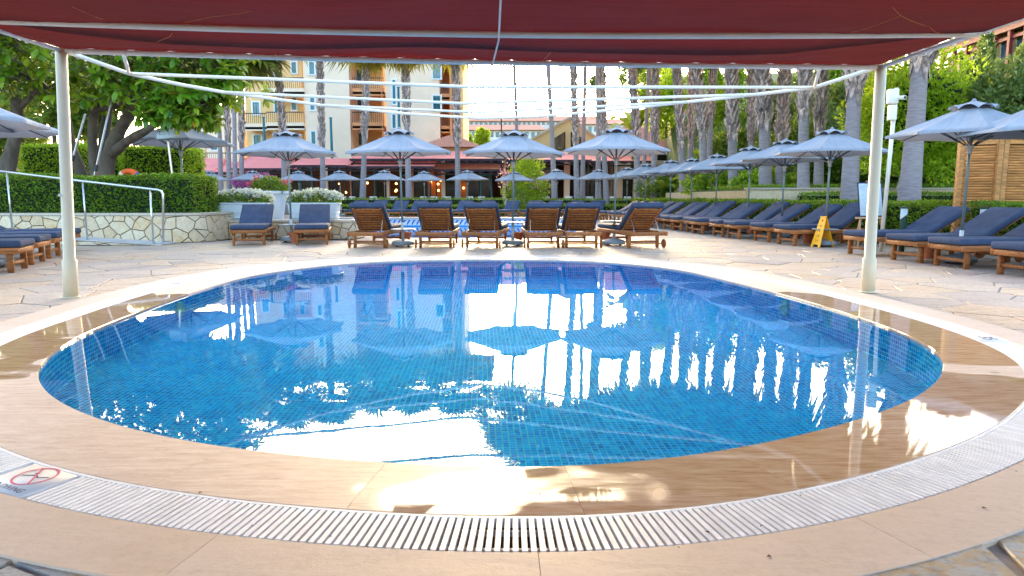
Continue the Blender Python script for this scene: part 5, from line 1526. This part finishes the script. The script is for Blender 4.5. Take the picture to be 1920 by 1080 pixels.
for px, py, Y, rx, rzp, n_, ls, m, nm, lab in SL:
    x, z = W(px, py, Y); a, b = rx * Y / FPX, rzp * Y / FPX
    z0 = -.03
    if x > 8.1 and Y > 23: z0 = hill(x, Y) - .1
    zc_ = max(z - z0, b * .8)
    tree(nm, lab, (x, Y, z0), [([(0, 0, 0), (.05, 0, max(.3, zc_ * .6)), (0, 0, zc_)], .05 + .03 * a, .03)], (a * .95, a * .8, b), (0, 0, zc_), n_, ls * 1.25, m, 34, cat="tree" if "shrub" not in nm else "shrub")
# banana plants
def banana(px, py_top, py_base, Y, seed, label, m=mt_ban):
    r = random.Random(seed); x, zt = W(px, py_top, Y); _, zb = W(px, py_base, Y)
    z0 = hill(x, Y) if (x > 8.1 and Y > 23) else -.03
    t = thing("banana_plant", label, "banana plant", (x, Y, z0)); H_ = zt - z0
    MB().tube([(0, 0, 0), (.04, 0, H_ * .45)], [.13, .08], 10).build("stem", m, t, smooth=True)
    for k in range(11):
        a = k * 2.4 + r.uniform(-.3, .3); el = R(r.uniform(25, 80)); L_ = H_ * r.uniform(.45, .62); w = r.uniform(.16, .26) * H_ / 3
        d = Vector((math.cos(a), math.sin(a), 0)); sd = Vector((-d.y, d.x, 0)); pts = []
        p = Vector((.04, 0, H_ * .42)); e = el; mb = MB(); vv = []
        for j in range(8):
            f = j / 7; ww = w * math.sin(math.pi * min(1, f * .92 + .08)) ** .7 + .015
            vv += [p + sd * ww + Vector((0, 0, .15 * ww)), p, p - sd * ww + Vector((0, 0, .15 * ww))]
            p = p + (d * math.cos(e) + Vector((0, 0, math.sin(e)))) * L_ / 7; e -= R(13)
        mb.add(vv, [(j * 3 + q, j * 3 + q + 1, j * 3 + 4 + q, j * 3 + 3 + q) for j in range(7) for q in (0, 1)])
        mb.build("leaf", m, t, smooth=True)
banana(1350, 215, 330, 35, 1, "tall banana plant behind the leaning thick palm")
banana(1342, 270, 340, 33, 2, "shorter banana plant in front of the tall one by the thick palms")
banana(1310, 262, 350, 36, 3, "banana plant between two thick palms by the pink roof")
banana(1405, 265, 345, 31, 4, "banana plant beside the close pair of palms")
banana(1190, 150, 300, 47, 6, "tall broad leafed plant rising before the sky by the pink roof's left end")
banana(1245, 300, 365, 35.5, 8, "small broad leafed plant under the round headed window")

# ------------------------------------------------------------------ hotel
def facade_box(t, b0, px0, px1, py0, py1, Y0, dep, name, m, top=None):
    x0, z1 = W(px0, py0, Y0); x1, z0 = W(px1, py1, Y0)
    if top is not None: z1 = top
    return MB().box(((x0 + x1) / 2 - b0.x, Y0 + dep / 2 - b0.y, (z0 + z1) / 2 - b0.z), (x1 - x0, dep, z1 - z0)).build(name, m, t)
YH = 60.0
hx0, _ = W(440, 300, YH)
hotel = thing("hotel_building", "cream hotel block with blue framed windows and orange balconies", "building", (hx0, YH, -.03)); hb = Vector((hx0, YH, -.03))
TOPZ = 15.0; GB = 372
for px0, px1, dY, m in ((340, 455, 3.0, mt_wallc), (455, 575, 2.2, mt_wally), (567, 661, 0, mt_wallc), (661, 721, 3.2, mt_wally), (721, 827, 0.0, mt_wallc), (827, 851, 2.6, mt_wallo), (851, 870, .4, mt_wally)):
    facade_box(hotel, hb, px0, px1, 100, GB, YH + dY, 8 - dY, "wall", m, TOPZ if px0 > 400 else 9)
MB().box((W(655, 0, YH)[0] - hb.x, 4, TOPZ + .2), (W(872, 0, YH)[0] - W(338, 0, YH)[0], 8.6, .5)).build("roof_slab", mt_roof, hotel)
def window(px0, px1, py0, py1, Y):
    x0, z1 = W(px0, py0, Y); x1, z0 = W(px1, py1, Y); cx, cz = (x0 + x1) / 2 - hb.x, (z0 + z1) / 2 - hb.z; w, h_ = x1 - x0, z1 - z0; y = Y - hb.y
    o = MB(); fw = .13
    o.box((cx, y - .03, cz + h_ / 2 + fw / 2), (w + 2 * fw, .10, fw)); o.box((cx, y - .03, cz - h_ / 2 - fw / 2), (w + 2 * fw, .12, fw))
    for s in (-1, 1): o.box((cx + s * (w / 2 + fw / 2), y - .03, cz), (fw, .10, h_))
    wo = o.build("window", mt_trim, hotel)
    MB().box((cx, y - .012, cz), (w, .03, h_)).build("pane", mt_glass, wo)
    fr = MB(); t_ = .07
    for s in (-1, 1): fr.box((cx + s * (w / 2 - t_ / 2), y - .04, cz), (t_, .05, h_)); fr.box((cx, y - .042, cz + s * (h_ / 2 - t_ / 2)), (w, .05, t_))
    fr.box((cx, y - .044, cz), (.05, .05, h_)); fr.build("frame", mt_teal, wo)
for a, b, c, d in ((580, 590, 117, 139), (582, 590, 184, 206), (584, 592, 247, 270), (812, 826, 118, 147), (812, 826, 180, 206), (736, 742, 150, 195), (736, 742, 215, 240)): window(a, b, c, d, YH)
for y0, y1 in ((117, 137), (183, 206), (250, 272)):
    window(547, 556, y0, y1, YH + 2.2); window(515, 522, y0, y1 + 4, YH + 2.2)
window(474, 487, 192, 214, YH + 2.2); window(476, 490, 254, 274, YH + 2.2); window(360, 372, 273, 284, YH + 3); window(396, 408, 273, 281, YH + 3)
for y0 in (130, 186, 250): window(669, 678, y0, y0 + 22, YH + 3.2)
def balcony(px0, px1, py_floor, Y, dep, m, rail_m):
    """slab with a low parapet and an iron railing"""
    x0, z = W(px0, py_floor, Y); x1, _ = W(px1, py_floor, Y); cx = (x0 + x1) / 2 - hb.x; w = x1 - x0; z -= hb.z; y = Y - hb.y
    o = MB().box((cx, y + dep / 2, z - .1), (w, dep, .2)).build("balcony", m, hotel)
    MB().box((cx, y + .06, z - .02), (w, .12, .62)).build("parapet", m, o)
    rl = MB(); rl.tube([(x0 - hb.x, y + .05, z + 1.15), (x1 - hb.x, y + .05, z + 1.15)], .04, 6)
    k = max(5, int(w / .17))
    for i in range(k + 1): rl.box((x0 - hb.x + w * i / k, y + .05, z + .70), (.03, .03, .86))
    rl.build("railing", rail_m, o)
for pf in (172, 236): balcony(500, 570, pf, YH - .2, 2.4, mt_wallc, mt_dark)
balcony(459, 500, 238, YH + .6, 1.7, mt_wallc, mt_dark)
for pf in (102, 172, 236): balcony(661, 720, pf, YH - .1, 3.3, mt_wallo, mt_dark)
for pf in (118, 182, 242): balcony(827, 850, pf, YH + .2, 2.4, mt_wallo, mt_dark)
for pf in (312,): balcony(345, 452, pf, YH + .3, 2.7, mt_wallc, mt_dark)
for px in (349, 382, 420): facade_box(hotel, hb, px, px + 6, 262, GB, YH + .3, .5, "pier", mt_wallc)
facade_box(hotel, hb, 713, 721, 100, GB, YH - .25, .5, "orange_pier", mt_wallo, TOPZ - .1)
facade_box(hotel, hb, 842, 849, 100, GB, YH - .15, .5, "orange_pier", mt_wallo, TOPZ - .1)
gt = W(850, 250, YH - 3)
gz = thing("tiled_pavilion", "small red tiled hip roof pavilion below the hotel corner", "pavilion", (gt[0], YH - 5, -.03))
rf = MB(); x_ = 2.6; z1 = W(830, 253, YH - 5)[1]; z0 = W(830, 277, YH - 5)[1]
rf.add([(-x_, -1.5, z0), (x_, -1.5, z0), (x_, 2, z0), (-x_, 2, z0), (-.3, .2, z1), (.3, .2, z1)], [(0, 1, 5, 4), (1, 2, 5), (2, 3, 4, 5), (3, 0, 4), (3, 2, 1, 0)]); rf.build("roof", mt_roof, gz)
MB().box((0, .25, z0 / 2), (4.2, 3, z0)).build("wall", mt_wallo, gz)
for px, p0, Y, lab in ((494, 220, 52, "slim teal mast before the hotel's left balconies"), (620, 221, 52, "slim teal mast before the plain hotel wall"), (747, 164, 52, "tall teal mast before the hotel wall between the orange balconies"), (940, 168, 48, "thin dark mast against the bright sky")):
    x, z = W(px, p0, Y); t = thing("lamp_mast", lab, "mast", (x, Y, -.03)); MB().tube([(0, 0, 0), (0, 0, z)], [.14, .09] if px != 940 else [.06, .04], 8).build("pole", mt_teal if px != 940 else mt_dark, t); MB().lathe([(.0, .1), (.12, .06), (.15, 0), (.0, -.01)], 10).build("cap", mt_teal if px != 940 else mt_dark, t, (0, 0, z))

# ------------------------------------------------------------------ white hotel on the far hill
YF = 150.0
x0, _ = W(800, 262, YF); fh = thing("hillside_hotel", "distant white hotel with terracotta roofs on the skyline", "building", (x0, YF, -.03)); fb0 = Vector((x0, YF, -.03))
def fbox(px0, px1, py0, py1, dY, dep, nm, m): return facade_box(fh, fb0, px0, px1, py0, py1, YF + dY, dep, nm, m)
for a, b, c, dY in ((800, 1025, 243, 0), (860, 1140, 226, 9), (1085, 1190, 232, 4), (1140, 1215, 240, 12)):
    fbox(a, b, c, 372, dY, 9, "wall", mt_wht)
    xa, zt = W(a - 3, c + 1, YF + dY); xb, _ = W(b + 3, c + 1, YF + dY); h_ = .75
    r = MB(); y_ = dY
    r.add([(xa - fb0.x, y_ - .8, zt), (xb - fb0.x, y_ - .8, zt), (xb - fb0.x, y_ + 9, zt), (xa - fb0.x, y_ + 9, zt), (xa - fb0.x + 2, y_ + 4, zt + h_ + .8), (xb - fb0.x - 2, y_ + 4, zt + h_ + .8)], [(0, 1, 5, 4), (1, 2, 5), (2, 3, 4, 5), (3, 0, 4), (3, 2, 1, 0)])
    r.build("roof", mt_roof, fh)
for px in list(range(812, 1022, 11)): 
    x, z = W(px, 252, YF); o = MB().box((x - fb0.x, -.02, z), (.75, .1, 1.1)).build("window", mt_glass, fh)
for px in list(range(866, 1138, 9)):
    x, z = W(px, 231, YF + 9); MB().box((x - fb0.x, 8.97, z), (.62, .1, .62)).build("window", mt_glass, fh)
for px in list(range(1095, 1186, 11)):
    x, z = W(px, 242, YF + 4); MB().box((x - fb0.x, 3.97, z), (.75, .1, 1.1)).build("window", mt_glass, fh)
hl = MB(); vv = []
for i in range(31):
    x = -70 + 150 * i / 30
    for (y, z) in ((110, -.02), (140, 8.5 * math.exp(-((x - 8) / 45) ** 2)), (200, 15 * math.exp(-((x - 25) / 60) ** 2)), (260, 0)): vv.append((x, y, z))
hl.add(vv, [(i * 4 + k, i * 4 + 4 + k, i * 4 + 5 + k, i * 4 + 1 + k) for i in range(30) for k in range(3)]); tag(hl.build("far_hill", mt_soil), kind="structure")

# ------------------------------------------------------------------ ochre gable and pink roofed house
YG = 56.0
gx_, _ = W(1060, 300, YG); ga = thing("gable_building", "ochre gabled building with dark glazing behind the palms", "building", (gx_, YG, -.03)); g0 = Vector((gx_, YG, -.03))
pts = [W(p, q, YG) for p, q in ((996, 262), (1068, 222), (1122, 262), (1122, 345), (996, 345))]
pts[3] = (pts[3][0], 0); pts[4] = (pts[4][0], 0)
lo = [(x - g0.x, 0, z) for x, z in pts]; hi_ = [(x - g0.x, 7, z) for x, z in pts]
MB().add(lo + hi_, [(0, 1, 2, 3, 4), (9, 8, 7, 6, 5), (0, 5, 6, 1), (1, 6, 7, 2), (2, 7, 8, 3), (4, 9, 5, 0)]).build("gable_wall", mt_wally, ga)
for (a, b) in ((0, 1), (1, 2)):
    p, q = Vector(lo[a]), Vector(lo[b]); MB().tube([p + Vector((0, -.1, .08)), q + Vector((0, -.1, .08))], .12, 4).build("verge", mt_cap, ga)
def gwin(P):
    w = [W(a, b, YG) for a, b in P]; f_ = [(x - g0.x, -.03, z) for x, z in w]
    o = MB().add(f_, [tuple(range(len(f_)))]).build("window", mt_dglass, ga)
    fr = MB()
    for i in range(len(f_)): fr.tube([Vector(f_[i]) + Vector((0, -.03, 0)), Vector(f_[(i + 1) % len(f_)]) + Vector((0, -.03, 0))], .05, 4)
    fr.build("frame", mt_blk, o)
gwin([(1036, 262), (1059, 247), (1059, 280), (1036, 280)]); gwin([(1071, 247), (1090, 258), (1090, 280), (1071, 280)])
YPk = 50.0
kx, _ = W(1210, 300, YPk); pk = thing("pink_roof_house", "cream house under a broad pink tiled roof with round headed window", "building", (kx, YPk, -.03)); k0 = Vector((kx, YPk, -.03))
Pq = [W(p, q, YPk) for p, q in ((1135, 283), (1292, 283))]; Pr = [W(p, q, YPk + 4) for p, q in ((1140, 238), (1290, 239))]
rf = MB().add([(Pq[0][0] - k0.x, -.8, Pq[0][1]), (Pq[1][0] - k0.x, -.8, Pq[1][1]), (Pr[1][0] - k0.x, 4, Pr[1][1]), (Pr[0][0] - k0.x, 4, Pr[0][1]), (Pq[0][0] - k0.x, 8, Pq[0][1]), (Pq[1][0] - k0.x, 8, Pq[1][1])], [(0, 1, 2, 3), (3, 2, 5, 4), (0, 3, 4), (1, 5, 2)]); rf.build("roof", mt_pinkroof, pk)
facade_box(pk, k0, 1150, 1285, 284, 372, YPk, 7, "wall", mt_wallc)
x, z = W(1255, 300, YPk); aw = MB().add([(x - k0.x + 1.0 * math.cos(a), -.03, z + 1.0 * math.sin(a)) for a in np.linspace(0, math.pi, 13)], [tuple(range(13))]).build("window", mt_dglass, pk)
for a, b in ((1168, 1186), (1236, 1280)): facade_box(pk, k0, a, b, 330, 372, YPk - .05, .1, "window", mt_dglass)
facade_box(pk, k0, 1240, 1246, 330, 372, YPk - .12, .08, "window_bar", mt_teal)

# ------------------------------------------------------------------ restaurant with awnings and terrace
YR = 50.0
rx, _ = W(640, 370, YR); re_ = thing("restaurant", "restaurant with dark glazing and cream pillars under the red awnings", "building", (rx, YR, -.03)); r0 = Vector((rx, YR, -.03))
facade_box(re_, r0, 455, 1150, 300, 374, YR + 5.5, .3, "back_wall", M("dim_interior_wall", (.16, .09, .05), .8, .4, .4))
facade_box(re_, r0, 455, 1150, 297, 300, YR - .2, 6, "roof_slab", mt_blk)
facade_box(re_, r0, 455, 1150, 372, 374, YR - .3, 6, "floor_slab", mt_conc)
PILL = [(503, 4), (536, 4), (612, 8), (657, 5), (727, 7), (774, 4), (831, 8), (945, 6), (1063, 10), (1120, 6)]
for px, w in PILL: facade_box(re_, r0, px - w / 2, px + w / 2, 298, 373, YR - .06, .35, "pillar", mt_wallc if w > 5 else mt_wallo)
edges = [455] + [p for p, _ in PILL] + [1150]
for a, b in zip(edges[:-1], edges[1:]):
    n_ = max(1, int((b - a) / 22))
    for k in range(n_):
        p, q = a + (b - a) * k / n_ + 1, a + (b - a) * (k + 1) / n_ - 1
        x0, z1 = W(p, 300, YR); x1, z0 = W(q, 372, YR)
        o = MB(); cx = (x0 + x1) / 2 - r0.x; cz = (z0 + z1) / 2 - r0.z
        for s in (-1, 1): o.box((cx + s * (x1 - x0) / 2, 0, cz), (.07, .08, z1 - z0)); o.box((cx, 0, cz + s * (z1 - z0) / 2), (x1 - x0, .08, .08))
        o.box((cx, 0, z1 - r0.z - 1.1), (x1 - x0, .07, .07)); wo = o.build("window_frame", mt_teal if k % 2 else mt_blk, re_)
        if (k + int(a)) % 3 != 1: MB().box((cx, .03, cz), (x1 - x0 - .04, .015, z1 - z0 - .06)).build("pane", mt_dglass, wo)
r = random.Random(4)
for i in range(22):
    px = r.choice([r.uniform(545, 690), r.uniform(860, 935), r.uniform(740, 830), r.uniform(545, 690)]); x, z = W(px, r.uniform(338, 362), YR + 3)
    t = thing("table_lamp", "small warm lamp glowing inside the restaurant", "lamp", (x, YR + 3 + r.uniform(-1, 1.5), 0), 0, "warm lamps in the restaurant")
    bmx = MB().lathe([(0, -.07), (.07, -.05), (.08, .02), (.04, .08), (0, .09)], 8); bmx.build("shade", mt_warm, t, (0, 0, z)); MB().tube([(0, 0, z + .1), (0, 0, 3.4)], .01, 4).build("cord", mt_dark, t)
def awning(px0, px1, py_top, py_rim, Yf, dep, label, m=mt_awn, hip=0.0):
    x0, zr = W(px0, py_rim, Yf); x1, _ = W(px1, py_rim, Yf); _, zt = W(px0, py_top, Yf + dep)
    t = thing("awning", label, "awning", ((x0 + x1) / 2, Yf, -.03), 0, "red awnings of the restaurant"); w = (x1 - x0) / 2; h_ = hip * w
    nx_ = 16; sh = MB(); vv = []
    for j in range(7):
        f = j / 6
        for i in range(nx_ + 1):
            g = i / nx_ * 2 - 1; vv.append((g * (w - h_ * f), dep * f, zr + (zt - zr) * f - .06 * math.sin(math.pi * f) + .02 * math.sin(i * 1.9) * (1 - f)))
    sh.add(vv, [(j * (nx_ + 1) + i, j * (nx_ + 1) + i + 1, (j + 1) * (nx_ + 1) + i + 1, (j + 1) * (nx_ + 1) + i) for j in range(6) for i in range(nx_)])
    sh.build("cloth", m, t, smooth=True)
    if hip:
        sd = MB()
        for s in (-1, 1): sd.add([(s * w, 0, zr), (s * (w - h_), dep, zt), (s * w, dep, zr)], [(0, 1, 2)])
        sd.build("side_cloth", m, t)
    vl = MB(); k = int(2 * w / .55)
    for i in range(k):
        a, b = -w + 2 * w * i / k, -w + 2 * w * (i + 1) / k; c = (a + b) / 2
        vl.add([(a, -.01, zr + .02), (b, -.01, zr + .02), (b, -.02, zr - .10), ((b + c) / 2, -.02, zr - .17), (c, -.02, zr - .19), ((a + c) / 2, -.02, zr - .17), (a, -.02, zr - .10)], [(0, 6, 5, 4, 3, 2, 1)])
    vl.build("valance", mt_val, t)
    MB().tube([(-w, .02, zr - .30), (w, .02, zr - .30)], .05, 6).build("front_bar", mt_blk, t)
    for q in np.linspace(-w + .2, w - .2, max(2, int(w / 2.2))): MB().tube([(q, .05, 0), (q, .05, zr - .28)], .05, 6).build("post", mt_blk, t)
    for q in (-w + .1, w - .1): MB().tube([(q, .05, zr - .3), (q, dep, zr + (zt - zr) * .3)], .035, 5).build("arm", mt_blk, t)
awning(330, 412, 296, 320, 47.5, 2.6, "peaked red awning farthest from the palms, below the hotel piers", hip=.45)
awning(395, 462, 302, 322, 46.6, 2.2, "small peaked red awning behind the four slender palms", hip=.35)
awning(434, 530, 287, 315, 46.2, 3.2, "broad red awning above the magenta bougainvillea", hip=.15)
awning(538, 650, 296, 309, 45.2, 3.0, "long low red awning above the warm lamps of the restaurant")
awning(648, 812, 302, 311, 45.6, 2.6, "low red awning under the long upper one beside the brown blind")
awning(655, 945, 283, 297, 46.8, 3.2, "long upper red awning in the middle of the restaurant")
awning(812, 945, 305, 317, 47.2, 2.2, "brown lower blind beside the oleander", mt_awn2)
awning(948, 1110, 284, 299, 46.4, 3.2, "red awning right of the oleander below the ochre gable")
awning(1108, 1232, 290, 301, 46.0, 2.8, "red awning meeting the thick palms under the pink roof")
# terrace tables and chairs
def make_chair():
    t = thing("terrace_chair", "white chair at the restaurant terrace tables above the low hedge", "chair", (0, 0, 0), 0, "white terrace chairs")
    link("seat", rbox("seat", (.46, .44, .04), .012, 1, mt_tcloth), t, (0, 0, .46)); link("back", rbox("back", (.46, .04, .46), .012, 1, mt_tcloth), t, (0, .21, .72), (R(-10), 0, 0))
    for a in (-.2, .2):
        for b in (-.19, .19): MB().tube([(a, b, 0), (a, b, .45)], .018, 6).build("leg", mt_dark, t)
    return t
ch = make_chair(); first = True
def make_table():
    t = thing("terrace_table", "white clothed table on the restaurant terrace above the low hedge", "table", (0, 0, 0), 0, "white terrace tables")
    MB().box((0, 0, .74), (.95, .95, .03)).build("table_top", mt_tcloth, t); MB().box((0, 0, .62), (.97, .97, .24)).build("cloth", mt_tcloth, t); MB().tube([(0, 0, 0), (0, 0, .73)], .05, 8).build("pedestal", mt_dark, t)
    return t
tb = make_table(); ft = True
trc = tag(MB().box((-4, 46.2, .04), (46, 7.6, .12)).build("terrace", mt_conc), kind="structure")
for i, px in enumerate([560, 585, 640, 665, 700, 738, 790, 815, 838, 884, 905, 1022, 1065, 1105, 1150, 1178]):
    Y = 43.2 + (i % 3) * .5; x, _ = W(px, 370, Y); o = ch if first else copy_tree(ch); first = False; o.location = (x, Y, .10); o.rotation_euler = (0, 0, R(180 + (i * 67) % 50 - 25) if i % 2 else R((i * 41) % 60 - 30))
for i, px in enumerate([572, 652, 718, 802, 870, 1042, 1128]):
    x, _ = W(px, 370, 44.6); o = tb if ft else copy_tree(tb); ft = False; o.location = (x, 44.7, .10)

# ------------------------------------------------------------------ red beamed terrace on the slope, upper right
YT = 33.0
A = Vector((*[W(1768, 100, YT + 8)[0]], YT + 8, W(1768, 96, YT + 8)[1])); B = Vector((W(1960, 30, YT)[0], YT, W(1960, 28, YT)[1])); B.z = A.z
tt = thing("hillside_terrace", "red beamed terrace building on the slope above the feathery trees", "building", (A.x, A.y, hill(A.x, A.y))); t0 = Vector(tt.location)
d = (B - A); L_ = d.length; an = math.atan2(d.y, d.x); mid = (A + B) / 2 - t0
nr = Vector((-d.y, d.x, 0)).normalized()
if nr.x < 0: nr = -nr
MB().box(mid, (L_ + 1, .25, .35), an).build("fascia_beam", mt_redb, tt)
MB().box(mid + Vector((0, 0, -.5)) + nr * .1, (L_ + .6, .2, .16), an).build("lower_beam", mt_redb, tt)
rf = mid + nr * 2.5 + Vector((0, 0, .35)); MB().box(rf, (L_ + 1.4, 5.6, .12), an).build("roof", mt_blk, tt)
for k in range(8):
    p = A.lerp(B, k / 7) - t0; MB().box((p.x, p.y, (p.z) / 2), (.18, .18, p.z)).build("post", mt_redb, tt)
for k in range(7):
    p = A.lerp(B, (k + .5) / 7) - t0 + nr * .25; MB().box((p.x, p.y, p.z - 1.5), (L_ / 7 - .25, .03, 1.9), an).build("glass_panel", mt_glass, tt)
bk = mid + nr * 3; MB().box((bk.x, bk.y, (mid.z - .1) / 2), (L_ + 1, 4.6, mid.z - .1), an).build("base_wall", mt_wallc, tt)

# ------------------------------------------------------------------ fallen leaves by the grate
fl_ = MB().add([(0, 0, 0), (.006, .005, .003), (.017, 0, .001), (.006, -.005, .004)], [(0, 1, 2, 3)]).mesh("fallen_leaf", M("dead_leaf", (.16, .055, .02), .8, .4, 9))
for k, (px, py) in enumerate([(470, 988), (1013, 931), (1447, 1046), (1903, 885), (1425, 990), (1330, 1003), (1640, 868), (92, 759), (372, 928), (1275, 1030), (1500, 930), (1840, 955), (620, 1010)]):
    x, y = G(px, py); tag(link("fallen_leaf", fl_, None, (x, y, .0045), (0, 0, k * 1.7), (.55 + .25 * (k % 3),) * 3), "tiny dry brown leaf fallen on the stone around the pool grate", "leaf", "dry leaves fallen by the grate")
